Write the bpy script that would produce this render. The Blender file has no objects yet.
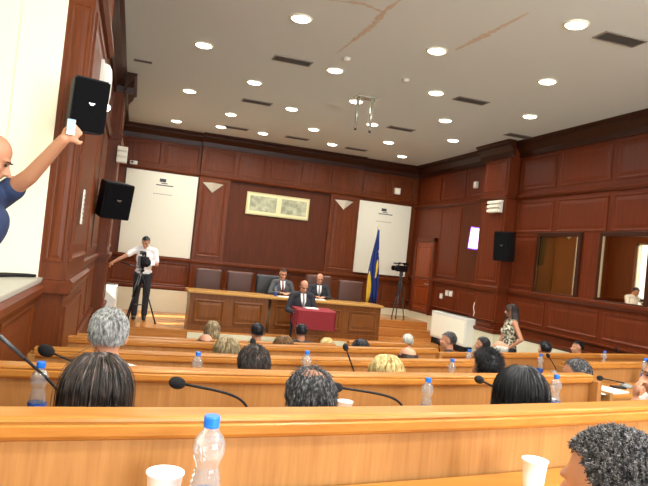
import bpy, bmesh, math, random
from math import sin, cos, pi, radians as RAD, sqrt
from mathutils import Vector, Matrix, noise as mnoise

V = Vector
C = bpy.context.scene.collection
scene = bpy.context.scene
random.seed(7)

# ------------------------------------------------------------------ camera
CZ = 2.05                                    # height of the lens above the front floor
FOC, YAW, PIT, ROL = 621.3, RAD(17.05), RAD(1.26), RAD(5.89)
_f = V((sin(YAW) * cos(PIT), cos(YAW) * cos(PIT), sin(PIT)))
_r = V((cos(YAW), -sin(YAW), 0))
_u = _r.cross(_f)
_r, _u = _r * cos(ROL) + _u * sin(ROL), _u * cos(ROL) - _r * sin(ROL)
cam_d = bpy.data.cameras.new('camera')
cam = bpy.data.objects.new('camera', cam_d)
C.objects.link(cam)
cam_d.sensor_width = 36
cam_d.lens = FOC / 648 * 36
cam_d.clip_start = .02
cam.matrix_world = Matrix(((_r.x, _u.x, -_f.x, 0), (_r.y, _u.y, -_f.y, 0), (_r.z, _u.z, -_f.z, CZ), (0, 0, 0, 1)))
scene.camera = cam


def at(px, py, Y):
    """the point of the room at depth Y that the photo shows at px, py"""
    d = _f + _r * ((px - 324) / FOC) - _u * ((py - 243) / FOC)
    return d * (Y / d.y) + V((0, 0, CZ))


def px_of(p):
    d = V(p) - V((0, 0, CZ))
    return 324 + FOC * d.dot(_r) / d.dot(_f)


# ------------------------------------------------------------------ materials
def lin(h):
    h = h.lstrip('#')
    c = [int(h[i:i + 2], 16) / 255 for i in (0, 2, 4)]
    return tuple(x / 12.92 if x <= .04045 else ((x + .055) / 1.055) ** 2.4 for x in c) + (1,)


def new_mat(name):
    m = bpy.data.materials.new(name)
    m.use_nodes = True
    n = m.node_tree.nodes
    return m, n, m.node_tree.links, n['Principled BSDF']


def plain(name, col, rough=.5, metal=0, bump=0, bscale=200, spec=.5, vary=0, vscale=6):
    m, n, l, b = new_mat(name)
    b.inputs['Base Color'].default_value = lin(col)
    b.inputs['Roughness'].default_value = rough
    b.inputs['Metallic'].default_value = metal
    b.inputs['Specular IOR Level'].default_value = spec
    tc = n.new('ShaderNodeTexCoord')
    if vary:
        t = n.new('ShaderNodeTexNoise'); t.inputs['Scale'].default_value = vscale; t.inputs['Detail'].default_value = 5
        l.new(tc.outputs['Object'], t.inputs['Vector'])
        hs = n.new('ShaderNodeMixRGB'); hs.blend_type = 'MULTIPLY'; hs.inputs[0].default_value = vary
        hs.inputs[1].default_value = lin(col)
        cr = n.new('ShaderNodeValToRGB'); cr.color_ramp.elements[0].position = .3; cr.color_ramp.elements[1].position = .7
        cr.color_ramp.elements[0].color = (.25, .25, .25, 1)
        l.new(t.outputs['Fac'], cr.inputs[0]); l.new(cr.outputs[0], hs.inputs[2]); l.new(hs.outputs[0], b.inputs['Base Color'])
    if bump:
        t = n.new('ShaderNodeTexNoise'); t.inputs['Scale'].default_value = bscale
        l.new(tc.outputs['Object'], t.inputs['Vector'])
        bp = n.new('ShaderNodeBump'); bp.inputs['Strength'].default_value = bump; bp.inputs['Distance'].default_value = .01
        l.new(t.outputs['Fac'], bp.inputs['Height']); l.new(bp.outputs[0], b.inputs['Normal'])
    return m


def wood(name, light, dark, axis='z', rough=.35, scale=1.0, contrast=(.35, .68), spec=.22):
    """varnished wood, grain running along the given axis"""
    m, n, l, b = new_mat(name)
    tc = n.new('ShaderNodeTexCoord'); mp = n.new('ShaderNodeMapping')
    s = {'z': (14, 14, .9), 'x': (.9, 14, 14), 'y': (14, .9, 14)}[axis]
    mp.inputs['Scale'].default_value = [q * scale for q in s]
    l.new(tc.outputs['Object'], mp.inputs['Vector'])
    t = n.new('ShaderNodeTexNoise'); t.inputs['Scale'].default_value = 1.6; t.inputs['Detail'].default_value = 8; t.inputs['Roughness'].default_value = .62
    t.inputs['Distortion'].default_value = .6
    l.new(mp.outputs[0], t.inputs['Vector'])
    t2 = n.new('ShaderNodeTexNoise'); t2.inputs['Scale'].default_value = 9; t2.inputs['Detail'].default_value = 4
    l.new(mp.outputs[0], t2.inputs['Vector'])
    ad = n.new('ShaderNodeMixRGB'); ad.inputs[0].default_value = .35
    l.new(t.outputs['Fac'], ad.inputs[1]); l.new(t2.outputs['Fac'], ad.inputs[2])
    cr = n.new('ShaderNodeValToRGB')
    cr.color_ramp.elements[0].position, cr.color_ramp.elements[1].position = contrast
    cr.color_ramp.elements[0].color = lin(dark); cr.color_ramp.elements[1].color = lin(light)
    l.new(ad.outputs[0], cr.inputs[0]); l.new(cr.outputs[0], b.inputs['Base Color'])
    b.inputs['Roughness'].default_value = rough
    b.inputs['Specular IOR Level'].default_value = spec
    bp = n.new('ShaderNodeBump'); bp.inputs['Strength'].default_value = .08; bp.inputs['Distance'].default_value = .004
    l.new(ad.outputs[0], bp.inputs['Height']); l.new(bp.outputs[0], b.inputs['Normal'])
    return m


def hairmat(name, c1, c2, rough=.5, scale=90, lo=.4, hi=.6):
    m, n, l, b = new_mat(name)
    tc = n.new('ShaderNodeTexCoord'); mp = n.new('ShaderNodeMapping'); mp.inputs['Scale'].default_value = (1, 1, .35)
    l.new(tc.outputs['Object'], mp.inputs['Vector'])
    t = n.new('ShaderNodeTexNoise'); t.inputs['Scale'].default_value = scale; t.inputs['Detail'].default_value = 3
    l.new(mp.outputs[0], t.inputs['Vector'])
    cr = n.new('ShaderNodeValToRGB')
    cr.color_ramp.elements[0].position, cr.color_ramp.elements[1].position = lo, hi
    cr.color_ramp.elements[0].color = lin(c1); cr.color_ramp.elements[1].color = lin(c2)
    l.new(t.outputs['Fac'], cr.inputs[0]); l.new(cr.outputs[0], b.inputs['Base Color'])
    b.inputs['Roughness'].default_value = rough
    b.inputs['Specular IOR Level'].default_value = .45
    return m


def glow(name, col, strength):
    m, n, l, b = new_mat(name)
    b.inputs['Base Color'].default_value = lin(col)
    b.inputs['Emission Color'].default_value = lin(col)
    b.inputs['Emission Strength'].default_value = strength
    return m


def clear_plastic(name, tint='#f2f7fa', gloss=.22):
    m, n, l, b = new_mat(name)
    tr = n.new('ShaderNodeBsdfTransparent'); tr.inputs[0].default_value = lin(tint)
    gl = n.new('ShaderNodeBsdfGlossy'); gl.inputs['Roughness'].default_value = .08
    df = n.new('ShaderNodeBsdfDiffuse'); df.inputs[0].default_value = lin('#e8edf0')
    lw = n.new('ShaderNodeLayerWeight'); lw.inputs[0].default_value = .42
    mx = n.new('ShaderNodeMixShader'); m2 = n.new('ShaderNodeMixShader'); m2.inputs[0].default_value = .13
    l.new(lw.outputs['Facing'], mx.inputs[0]); l.new(tr.outputs[0], mx.inputs[1]); l.new(gl.outputs[0], mx.inputs[2])
    l.new(mx.outputs[0], m2.inputs[1]); l.new(df.outputs[0], m2.inputs[2])
    l.new(m2.outputs[0], n['Material Output'].inputs['Surface'])
    return m


M = dict(
    bench=wood('bench_oak_upright', '#ad7d48', '#8f6033', 'z', .35, contrast=(.3, .7)),
    benchx=wood('bench_oak_lengthwise', '#b67c38', '#985f26', 'x', .3, contrast=(.3, .7)),
    wall=wood('wall_mahogany', '#743815', '#53260b', 'z', .4),
    wallx=wood('wall_mahogany_rail', '#733614', '#50240a', 'x', .35),
    wally=wood('wall_mahogany_rail_side', '#703414', '#4d230a', 'y', .35),
    recess=wood('dark_red_mahogany', '#5d290d', '#4a2006', 'z', .5),
    rwall=wood('red_mahogany', '#702f12', '#54220a', 'z', .4),
    rwallx=wood('red_mahogany_rail', '#6b2d12', '#4e2009', 'y', .35),
    crown=wood('dark_walnut_cornice', '#43210f', '#2d1408', 'x', .35),
    door=wood('red_cherry_door', '#9c4a20', '#7a3515', 'z', .3),
    desk=wood('desk_oak', '#87532a', '#693b17', 'z', .3),
    desktop=wood('desk_top_oak', '#c89a58', '#b08040', 'x', .22),
    parquet=wood('parquet', '#c98a4a', '#a8672d', 'x', .18, scale=.8),
    plinth=plain('cream_plinth', '#d9d3b4', .5, bump=.1, bscale=60),
    ceil=plain('ceiling_plaster', '#d2d9d2', .9, bump=.15, bscale=80),
    white=plain('white_paint', '#f2efd9', .6),
    board=plain('white_roller_fabric', '#e2e0cb', .7, bump=.08, bscale=300),
    gallery=plain('pale_gallery_wall', '#efe9cd', .7),
    ledge=plain('pale_ledge_top', '#a8a497', .35),
    carpet=plain('grey_floor_covering', '#a39c90', .8, bump=.3, bscale=150),
    black=plain('black_plastic', '#121214', .6, spec=.25),
    blackm=plain('black_matt_foam', '#0e0e10', .9, bump=.6, bscale=700),
    grille=plain('black_speaker_grille', '#101012', .9, spec=.1, bump=.7, bscale=500),
    greyp=plain('grey_plastic', '#7d7d78', .5),
    silver=plain('brushed_silver', '#c8c8c4', .3, metal=.9),
    vent=plain('dark_vent', '#4b4842', .7),
    ventr=plain('vent_rim', '#8d857a', .5),
    white_plastic=plain('white_plastic', '#dedccf', .35),
    pwhite=plain('white_cup_plastic', '#fbfbf8', .35),
    pet=clear_plastic('clear_bottle_plastic'),
    water=clear_plastic('water', '#dfeaf2', .1),
    cap=plain('blue_cap', '#1b6fd6', .35),
    blabel=plain('blue_printed_label', '#2c58b8', .4, vary=.7, vscale=90),
    paper=plain('white_paper', '#f4f2ea', .7),
    leather=plain('brown_leather', '#4f2d1e', .45, bump=.25, bscale=90),
    dleather=plain('dark_leather', '#2b2a2a', .45, bump=.25, bscale=90),
    red=plain('red_cloth', '#82141f', .75, bump=.15, bscale=250),
    gold=plain('gilt_frame', '#cfc58a', .4, metal=.2),
    mat=plain('pale_yellow_mount', '#e3dfae', .7),
    blue=plain('blue_flag_silk', '#1d3275', .5),
    yellow=plain('yellow_flag_silk', '#d9b634', .5),
    dark=plain('dark_ink', '#3a3d40', .6),
    mirror=plain('mirror_glass', '#d8cbb2', .02, metal=1),
    skin=plain('skin_light', '#bf8767', .5, bump=.05, bscale=300),
    skinb=plain('skin_tan', '#c98a66', .5, bump=.05, bscale=300),
    eye=plain('eye_dark', '#1c1512', .2),
    shirt_white=plain('white_cotton', '#eceae6', .8, bump=.15, bscale=300),
    shirt_blue=plain('light_blue_cotton', '#9db4cf', .8),
    polo=plain('navy_polo', '#28385a', .8, bump=.2, bscale=300),
    suit=plain('charcoal_suit', '#23242a', .8, bump=.15, bscale=400),
    suitg=plain('grey_suit', '#4b4d4e', .8, bump=.15, bscale=400),
    jeans=plain('dark_trousers', '#22232b', .8),
    shoe=plain('black_shoe', '#121212', .4),
    olive=plain('olive_jacket', '#4d4a3a', .8),
    maroon=plain('maroon_top', '#5a2a2c', .8),
    tie=plain('dark_red_tie', '#6e2a32', .6),
    tieg=plain('grey_tie', '#77757c', .6),
    lens=plain('lens_glass', '#0a0a14', .05),
    stain=plain('water_stain', '#d6c6ae', .85, vary=.3, vscale=18),
    lamp=glow('lit_lamp_glass', '#fff6e2', 14),
    screen=glow('lit_lavender_screen', '#e9ccff', 2.2),
    screenrim=glow('violet_tube_rim', '#8a45d8', 1.0),
    beam=plain('silver_tube', '#cfd3c4', .25, metal=.6),
    greyd=plain('dark_grey_metal', '#3a3c3e', .4),
    tan=plain('tan_wood_post', '#b08a58', .5),
)
M['tanblind'] = plain('tan_blind', '#a98a58', .7)
gm, gn, gll, gb = new_mat('reflecting_pane')
g1 = gn.new('ShaderNodeBsdfTransparent'); g2 = gn.new('ShaderNodeBsdfGlossy'); g2.inputs['Roughness'].default_value = .02
g2.inputs[0].default_value = lin('#e8dcc8'); g1.inputs[0].default_value = lin('#f2ead8')
g3 = gn.new('ShaderNodeMixShader'); g3.inputs[0].default_value = .4
gll.new(g1.outputs[0], g3.inputs[1]); gll.new(g2.outputs[0], g3.inputs[2]); gll.new(g3.outputs[0], gn['Material Output'].inputs['Surface'])
M['glassa'] = gm
M['print'] = plain('grey_photo_print', '#c9cba6', .6, vary=.75, vscale=9)
M['dots'] = plain('patterned_blouse', '#cfc8ae', .8, vary=.95, vscale=24)
for _n in M['dots'].node_tree.nodes:
    if _n.type == 'VALTORGB':
        _n.color_ramp.elements[0].position, _n.color_ramp.elements[1].position = .47, .53
        _n.color_ramp.elements[0].color = (.06, .055, .04, 1)

H = dict(
    darkbrown=hairmat('hair_dark_brown', '#1d1613', '#5c4b42', .38, 60, .42, .75),
    black=hairmat('hair_black', '#0c0b0d', '#26262c', .38, 60, .4, .75),
    curlgrey=hairmat('hair_curly_grey', '#262527', '#8b8785', .6, 160, .42, .68),
    salt=hairmat('hair_dark_greying', '#232124', '#9a9896', .5, 110, .48, .75),
    grey=hairmat('hair_grey', '#5c5c5a', '#c2c2be', .55, 90, .35, .65),
    white=hairmat('hair_white', '#a9a9a0', '#dedccf', .55, 90, .35, .65),
    blonde=hairmat('hair_blonde', '#a58544', '#e6d39a', .45, 60, .35, .65),
    ash=hairmat('hair_ash_blonde', '#6d5a3c', '#b3a078', .45, 60, .35, .65),
    brown=hairmat('hair_brown', '#4a3018', '#8a6434', .45, 60, .35, .7),
)

# ------------------------------------------------------------------ mesh building
MATS = {}


class MB:
    def __init__(s):
        s.b = bmesh.new()

    def quad(s, pts):
        return s.b.faces.new([s.b.verts.new(V(p)) for p in pts])

    def box(s, x0, x1, y0, y1, z0, z1, bevel=0, mtx=None):
        g = bmesh.ops.create_cube(s.b, size=1)['verts']
        for v in g:
            v.co = V(((x0 + x1) / 2 + v.co.x * (x1 - x0), (y0 + y1) / 2 + v.co.y * (y1 - y0), (z0 + z1) / 2 + v.co.z * (z1 - z0)))
        if bevel:
            es = {e for v in g for e in v.link_edges}
            r = bmesh.ops.bevel(s.b, geom=list(es), offset=bevel, segments=2, affect='EDGES', profile=.6)
            g = list({v for f in r['faces'] for v in f.verts} | {v for v in g if v.is_valid})
        if mtx:
            for v in g:
                v.co = mtx @ v.co
        return s

    def prism(s, poly, axis, a0, a1):
        """poly: 2D outline, extruded along axis 'x','y' or 'z'"""
        def P(p, a):
            return {'x': (a, p[0], p[1]), 'y': (p[0], a, p[1]), 'z': (p[0], p[1], a)}[axis]
        A = [s.b.verts.new(P(p, a0)) for p in poly]
        B = [s.b.verts.new(P(p, a1)) for p in poly]
        s.b.faces.new(A); s.b.faces.new(B[::-1])
        for i in range(len(poly)):
            j = (i + 1) % len(poly)
            s.b.faces.new((A[i], B[i], B[j], A[j]))
        return s

    def tube(s, path, rad, seg=10, caps=True):
        path = [V(p) for p in path]
        if not isinstance(rad, (list, tuple)):
            rad = [rad] * len(path)
        prev = None; nx = None
        for i, p in enumerate(path):
            t = (path[min(i + 1, len(path) - 1)] - path[max(i - 1, 0)]).normalized()
            if nx is None:
                nx = t.orthogonal().normalized()
            nx = (nx - t * nx.dot(t)).normalized()
            ny = t.cross(nx)
            ring = [s.b.verts.new(p + (nx * cos(2 * pi * k / seg) + ny * sin(2 * pi * k / seg)) * rad[i]) for k in range(seg)]
            if prev:
                for k in range(seg):
                    s.b.faces.new((prev[k], prev[(k + 1) % seg], ring[(k + 1) % seg], ring[k]))
            elif caps:
                s.b.faces.new(ring[::-1])
            prev = ring
        if caps:
            s.b.faces.new(prev)
        return s

    def lathe(s, prof, c=(0, 0, 0), seg=24, wob=0, nw=0, caps=True):
        prev = None
        for i, (r, z) in enumerate(prof):
            ring = []
            for k in range(seg):
                a = 2 * pi * k / seg
                rr = r * (1 + wob * cos(nw * a))
                ring.append(s.b.verts.new((c[0] + rr * cos(a), c[1] + rr * sin(a), c[2] + z)))
            if prev:
                for k in range(seg):
                    s.b.faces.new((prev[k], prev[(k + 1) % seg], ring[(k + 1) % seg], ring[k]))
            elif caps:
                s.b.faces.new(ring[::-1])
            prev = ring
        if caps:
            s.b.faces.new(prev)
        return s

    def ell(s, c, r, rot=None, u=20, v=14):
        g = bmesh.ops.create_uvsphere(s.b, u_segments=u, v_segments=v, radius=1)['verts']
        for q in g:
            p = V((q.co.x * r[0], q.co.y * r[1], q.co.z * r[2]))
            q.co = (rot @ p if rot else p) + V(c)
        return s

    def capsule(s, a, b, ra, rb, seg=16):
        a, b = V(a), V(b)
        d = (b - a); L = d.length; d.normalize()
        pts, rad = [], []
        for i in range(5):
            t = -pi / 2 + pi / 2 * i / 4
            pts.append(a + d * ra * sin(t)); rad.append(max(ra * cos(t), ra * .02))
        for i in range(5):
            t = pi / 2 * i / 4
            pts.append(b + d * rb * sin(t)); rad.append(max(rb * cos(t), rb * .02))
        return s.tube(pts, rad, seg)

    def panel(s, O, U, W, N, u0, u1, w0, w1, d=.013, m=.045):
        """raised-and-fielded panel on a wall plane: moulding ring and a bevelled field"""
        O, U, W, N = V(O), V(U), V(W), V(N)
        rings = []
        for ins, dep in ((0, 0), (0, d), (m * .45, d * 1.1), (m * .8, d * .35), (m * 1.1, d * .2), (m * 2.2, d * .65)):
            rings.append([s.b.verts.new(O + U * u + W * w + N * dep) for u, w in
                          ((u0 + ins, w0 + ins), (u1 - ins, w0 + ins), (u1 - ins, w1 - ins), (u0 + ins, w1 - ins))])
        for A, B in zip(rings, rings[1:]):
            for i in range(4):
                s.b.faces.new((A[i], A[(i + 1) % 4], B[(i + 1) % 4], B[i]))
        s.b.faces.new(rings[-1])
        return s

    def done(s, name, smooth=False):
        bmesh.ops.recalc_face_normals(s.b, faces=s.b.faces)
        me = bpy.data.meshes.new(name)
        s.b.to_mesh(me); s.b.free()
        if smooth:
            for p in me.polygons:
                p.use_smooth = True
        return me


def link(name, me, mat, parent=None, world=True):
    o = bpy.data.objects.new(name, me)
    C.objects.link(o)
    if mat is not None:
        if not me.materials:
            me.materials.append(None)
        o.material_slots[0].link = 'OBJECT'
        o.material_slots[0].material = mat
    if parent is not None:
        o.parent = parent
        if world:
            o.matrix_parent_inverse = MATS.get(parent.name, Matrix()).inverted()
    return o


def obj(name, mb, mat, parent=None, smooth=False, world=True):
    """link the builder's shape as one object; world: its coordinates are room coordinates"""
    return link(name, mb.done(name, smooth), mat, parent, world)


def tag(o, label, cat, group=None):
    o['label'] = label; o['category'] = cat
    if group:
        o['group'] = group
    return o


def thing(name, label, cat, loc=(0, 0, 0), rotz=0, group=None, scale=1, rot=None):
    o = bpy.data.objects.new(name, None)
    C.objects.link(o)
    o.location = loc
    o.rotation_euler = rot if rot else (0, 0, rotz)
    o.scale = (scale,) * 3
    o.empty_display_size = .1
    m = Matrix.LocRotScale(V(loc), o.rotation_euler, V((scale,) * 3))
    MATS[o.name] = m
    for k in ('label', 'category', 'group'):
        v = dict(label=label, category=cat, group=group)[k]
        if v:
            o[k] = v
    return o


def struct(name, mb, mat, parent=None, smooth=False):
    o = obj(name, mb, mat, parent, smooth)
    if parent is None:
        o['kind'] = 'structure'
    return o


def dup(root, loc, rotz=0, label=None, scale=None):
    r = root.copy(); C.objects.link(r)
    r.location = loc; r.rotation_euler = (0, 0, rotz)
    if scale:
        r.scale = (scale,) * 3
    if label:
        r['label'] = label
    for ch in list(root.children):
        c = ch.copy(); C.objects.link(c); c.parent = r
        for g in list(ch.children):
            d = g.copy(); C.objects.link(d); d.parent = c
    return r


# ------------------------------------------------------------------ the room
XL, XR, YF, YB = -.525, 6.9, 14.7, -2.6
ZC = CZ + 2.56
RAIL = CZ - .40            # height of the far wall's chair rail
PL = CZ - 1.13             # top of the cream plinth
DZ = CZ - 1.63             # dais

struct('floor', MB().box(XL - 2.5, XR + .3, YB - .3, YF + .3, -.12, 0), M['carpet'])
cl = MB().box(XL - .25, XR + .3, YB - .3, YF + .3, ZC, ZC + .15).box(-1.9, XL - .25, YB - .3, 4.4, ZC, ZC + .15)
ceiling = struct('ceiling', cl, M['ceil'])

# far wall
w = MB().box(XL - .3, XR + .3, YF, YF + .2, 0, ZC)
wall_far = struct('wall_far', w, M['wall'])
pm = MB()
O, U, W, N = (0, YF, 0), (1, 0, 0), (0, 0, 1), (0, -1, 0)
TR = CZ + 1.60             # trim line over the boards
for a, b in ((-.42, .42), (.48, 1.28)):
    pm.panel(O, U, W, N, a, b, TR + .1, CZ + 2.22)
for a, b in ((5.36, 6.05), (6.12, 6.82)):
    pm.panel(O, U, W, N, a, b, TR + .1, CZ + 2.22)
for a, b in ((-.45, .4), (.46, 1.28), (5.36, 6.05), (6.12, 6.84)):
    pm.panel(O, U, W, N, a, b, PL + .1, RAIL - .1)
obj('panel_moulding', pm, M['wall'], wall_far)
ps = MB()
for x0, x1 in ((1.33, 2.04), (4.54, 5.3)):          # shallow pilasters either side of the centre
    ps.box(x0, x1, YF - .10, YF, PL, ZC - .1)
obj('pilaster', ps, M['wall'], wall_far)
pm = MB()
O = (0, YF - .10, 0)
for x0, x1 in ((1.33, 2.04), (4.54, 5.3)):
    pm.panel(O, U, W, N, x0 + .07, x1 - .07, RAIL + .12, TR - .1)
    pm.panel(O, U, W, N, x0 + .07, x1 - .07, PL + .1, RAIL - .1)
obj('pilaster_moulding', pm, M['wall'], wall_far)
rc = MB().box(2.04, 4.54, YF - .03, YF, RAIL, TR - .05)
obj('dark_centre_field', rc, M['recess'], wall_far)
hd = MB().box(1.33, 5.3, YF - .11, YF, TR - .04, ZC - .1)
obj('frieze', hd, M['wall'], wall_far)
pm = MB()
for i in range(5):
    a = 1.4 + i * .77
    pm.panel((0, YF - .11, 0), U, W, N, a, a + .71, TR + .1, CZ + 2.22)
for a, b in ((2.1, 2.9), (2.95, 3.65), (3.7, 4.48)):
    pm.panel((0, YF, 0), U, W, N, a, b, PL + .1, RAIL - .1)
obj('frieze_moulding', pm, M['wall'], wall_far)


def rail_x(mb, x0, x1, y, z, h, d):
    """a moulded horizontal rail on the far wall"""
    mb.prism([(y, z), (y - d * .5, z), (y - d, z + h * .45), (y - d, z + h * .8), (y - d * .6, z + h), (y, z + h)], 'x', x0, x1)


r = MB()
rail_x(r, XL, XR, YF, RAIL - .06, .10, .06)
rail_x(r, 1.30, 5.33, YF - .09, RAIL - .06, .10, .06)
rail_x(r, XL, 1.33, YF, TR - .04, .08, .05)
rail_x(r, 5.3, XR, YF, TR - .04, .08, .05)
rail_x(r, 1.30, 5.33, YF - .09, TR - .04, .08, .05)
rail_x(r, XL, XR, YF, PL, .09, .04)
t = struct('trim_1', r, M['wallx'])


def crown_x(mb, x0, x1, y):
    mb.prism([(y, ZC - .30), (y - .03, ZC - .30), (y - .04, ZC - .2), (y - .12, ZC - .1), (y - .12, ZC - .06), (y - .17, ZC - .03), (y - .17, ZC - .001), (y, ZC - .001)], 'x', x0, x1)


r = MB()
crown_x(r, XL, 1.31, YF); crown_x(r, 1.31, 5.32, YF - .11); crown_x(r, 5.32, XR, YF)
struct('trim_2', r, M['crown'])
struct('baseboard_far', MB().box(XL, XR, YF - .06, YF, 0, PL), M['plinth'])

# right wall
struct_r = struct('wall_right', MB().box(XR, XR + .2, YB, YF, 0, ZC), M['rwall'])
RPX, RP0, RP1 = 6.68, 10.28, 11.16
pm = MB()
O, U, W, N = (XR, 0, 0), (0, 1, 0), (0, 0, 1), (-1, 0, 0)
SILL, RT = CZ - .28, CZ + 1.50
ys = [(5.0, 6.3), (6.4, 7.75), (7.85, 9.05), (9.15, 10.2)]
for a, b in ys:
    pm.panel(O, U, W, N, a, b, RT + .12, CZ + 2.22)
    pm.panel(O, U, W, N, a, b, CZ + .83, RT - .1)
    pm.panel(O, U, W, N, a, b, CZ - .82, SILL - .12)
pm.panel(O, U, W, N, 9.5, 10.2, SILL + .1, CZ + .78)
for a, b in ((11.25, 12.15), (12.25, 13.3), (13.4, 14.55)):
    pm.panel(O, U, W, N, a, b, RT + .12, CZ + 2.22)
pm.panel(O, U, W, N, 12.3, 13.25, SILL + .1, RT - .1)
for a, b in ((11.25, 12.15), (12.25, 13.2)):
    pm.panel(O, U, W, N, a, b, PL + .12, SILL - .1)
obj('panel_moulding', pm, M['rwall'], struct_r)
obj('dark_field', MB().box(XR - .02, XR, 11.4, 12.22, SILL, RT), M['recess'], struct_r)
pb = MB().box(RPX, XR, RP0, RP1, 0, ZC - .05)
obj('pilaster', pb, M['rwall'], struct_r)
pm = MB()
O = (RPX, 0, 0)
for a, b in ((PL + .12, SILL - .1), (SILL + .12, RT - .1), (RT + .12, CZ + 2.22)):
    pm.panel(O, U, W, N, RP0 + .08, RP1 - .08, a, b)
obj('pilaster_moulding', pm, M['rwall'], struct_r)


def rail_y(mb, x, s, y0, y1, z, h, d):
    mb.prism([(x, z), (x + s * d * .5, z), (x + s * d, z + h * .45), (x + s * d, z + h * .8), (x + s * d * .6, z + h), (x, z + h)], 'y', y0, y1)


r = MB()
for z, h in ((SILL - .06, .11), (RT - .04, .08), (CZ - 1.13, .08), (CZ - .93, .05)):
    rail_y(r, XR, -1, YB, YF, z, h, .06)
    rail_y(r, RPX, -1, RP0 - .02, RP1 + .02, z, h, .05)
    r.box(RPX - .03, XR, RP0 - .045, RP0, z + .01, z + h - .01)
struct('trim_3', r, M['rwallx'])
r = MB()


def crown_y(mb, x, s, y0, y1):
    mb.prism([(x, ZC - .30), (x + s * .03, ZC - .30), (x + s * .04, ZC - .2), (x + s * .12, ZC - .1), (x + s * .12, ZC - .06), (x + s * .17, ZC - .03), (x + s * .17, ZC - .001), (x, ZC - .001)], 'y', y0, y1)


crown_y(r, XR, -1, YB, YF)
crown_y(r, RPX, -1, RP0 - .15, RP1 + .15)
struct('trim_4', r, M['crown'])
struct('baseboard_right', MB().box(XR - .05, XR, YB, YF, 0, CZ - 1.13).box(RPX - .02, XR, RP0 - .02, RP1 + .02, 0, CZ - 1.13), M['plinth'])

# mirrors set in the right wall
for i, (y0, y1) in enumerate(((8.42, 9.42), (6.97, 7.86))):
    z0, z1 = CZ - .22, CZ + .75
    fr = MB()
    for a, b, c, d in ((y0 - .07, y0, z0 - .05, z1 + .07), (y1, y1 + .07, z0 - .05, z1 + .07), (y0, y1, z1, z1 + .07), (y0, y1, z0 - .05, z0)):
        fr.box(XR - .045, XR, a, b, c, d, .008)
    wn = obj('window_%d' % (i + 1), fr, M['crown'])
    wn['kind'] = 'structure'
    obj('blind', MB().box(XR - .006, XR - .001, y0, y1, z0, z1), M['tanblind' if i == 0 else 'recess'], wn)  # panel added behind each pane; the tan one lends its bright tone
    mr = Matrix.Translation((XR - .022, (y0 + y1) / 2, 0)) @ Matrix.Rotation(RAD(2.5 if i else 1.6), 4, 'Z')
    hw = (y1 - y0) / 2
    obj('glass', MB().box(-.003, .003, -hw, hw, z0, z1, 0, mr), M['glassa' if i == 0 else 'mirror'], wn)

# door on the landing in the right corner
d = MB().box(XR - .05, XR + .02, 13.42, 14.3, CZ - 1.12, CZ + .62)
door = struct('door_1', d, M['door'])
pm = MB()
O = (XR - .05, 0, 0)
pm.panel(O, U, W, N, 13.52, 14.2, CZ - .32, CZ + .52)
pm.panel(O, U, W, N, 13.52, 14.2, CZ - 1.02, CZ - .45)
obj('door_panel', pm, M['door'], door)
fr = MB()
for a, b, c, e in ((13.33, 13.42, CZ - 1.13, CZ + .72), (14.3, 14.39, CZ - 1.13, CZ + .72), (13.33, 14.39, CZ + .62, CZ + .72)):
    fr.box(XR - .08, XR, a, b, c, e, .01)
obj('door_frame', fr, M['rwall'], door)
obj('door_handle', MB().tube([(XR - .05, 13.5, CZ - .4), (XR - .10, 13.5, CZ - .4), (XR - .10, 13.62, CZ - .4)], .012), M['silver'], door, True)

# left wall: gallery opening, two pilasters, window beyond
LZ = CZ - .30
G0, G1 = -1.4, 4.12
PX = -.37
WZ0, WZ1 = DZ + .72, CZ + 1.3
WIN = ((12.12, 12.5), (13.3, 13.75))
lw = MB()
lw.box(XL - .25, XL, YB, G1, 0, LZ - .03)
lw.box(XL - .25, XL, YB, G0, LZ, ZC)
for a, b in ((G1, WIN[0][0]), (WIN[0][1], WIN[1][0]), (WIN[1][1], YF)):
    lw.box(XL - .25, XL, a, b, 0, ZC)
for a, b in WIN:
    lw.box(XL - .25, XL, a, b, 0, WZ0)
    lw.box(XL - .25, XL, a, b, WZ1, ZC)
wall_left = struct('wall_left', lw, M['wall'])
pm = MB()
O, U, W, N = (XL, 0, 0), (0, 1, 0), (0, 0, 1), (1, 0, 0)
for k in range(5):
    y = G1 - .12 - k * 1.05
    pm.panel(O, U, W, N, y - .95, y, LZ - 1.0, LZ - .14)
for y0 in (5.85, 7.35, 8.85):
    pm.panel(O, U, W, N, y0, y0 + 1.35, CZ - .2, CZ + 1.4)
    pm.panel(O, U, W, N, y0, y0 + 1.35, CZ - 1.1, CZ - .5)
    pm.panel(O, U, W, N, y0, y0 + 1.35, CZ + 1.7, CZ + 2.2)
obj('panel_moulding', pm, M['wall'], wall_left)
pb = MB()
for y0, y1 in ((G1, 5.62), (10.4, 11.6)):
    pb.box(XL, PX, y0, y1, 0, ZC - .02)
obj('pilaster', pb, M['wall'], wall_left)
pm = MB()
for y0, y1 in ((G1, 5.62), (10.4, 11.6)):
    for a, b in ((CZ - 1.1, CZ - .48), (CZ - .2, CZ + 1.4), (CZ + 1.68, CZ + 2.25)):
        pm.panel((PX, 0, 0), U, W, N, y0 + .1, y1 - .1, a, b, .014, .05)
pm.panel((0, G1, 0), (1, 0, 0), (0, 0, 1), (0, -1, 0), XL + .02, PX - .015, CZ - .2, CZ + 1.4, .006, .02)
pm.panel((0, G1, 0), (1, 0, 0), (0, 0, 1), (0, -1, 0), XL + .02, PX - .015, CZ + 1.66, CZ + 2.4, .006, .02)
obj('pilaster_moulding', pm, M['wall'], wall_left)
r = MB()
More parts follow.
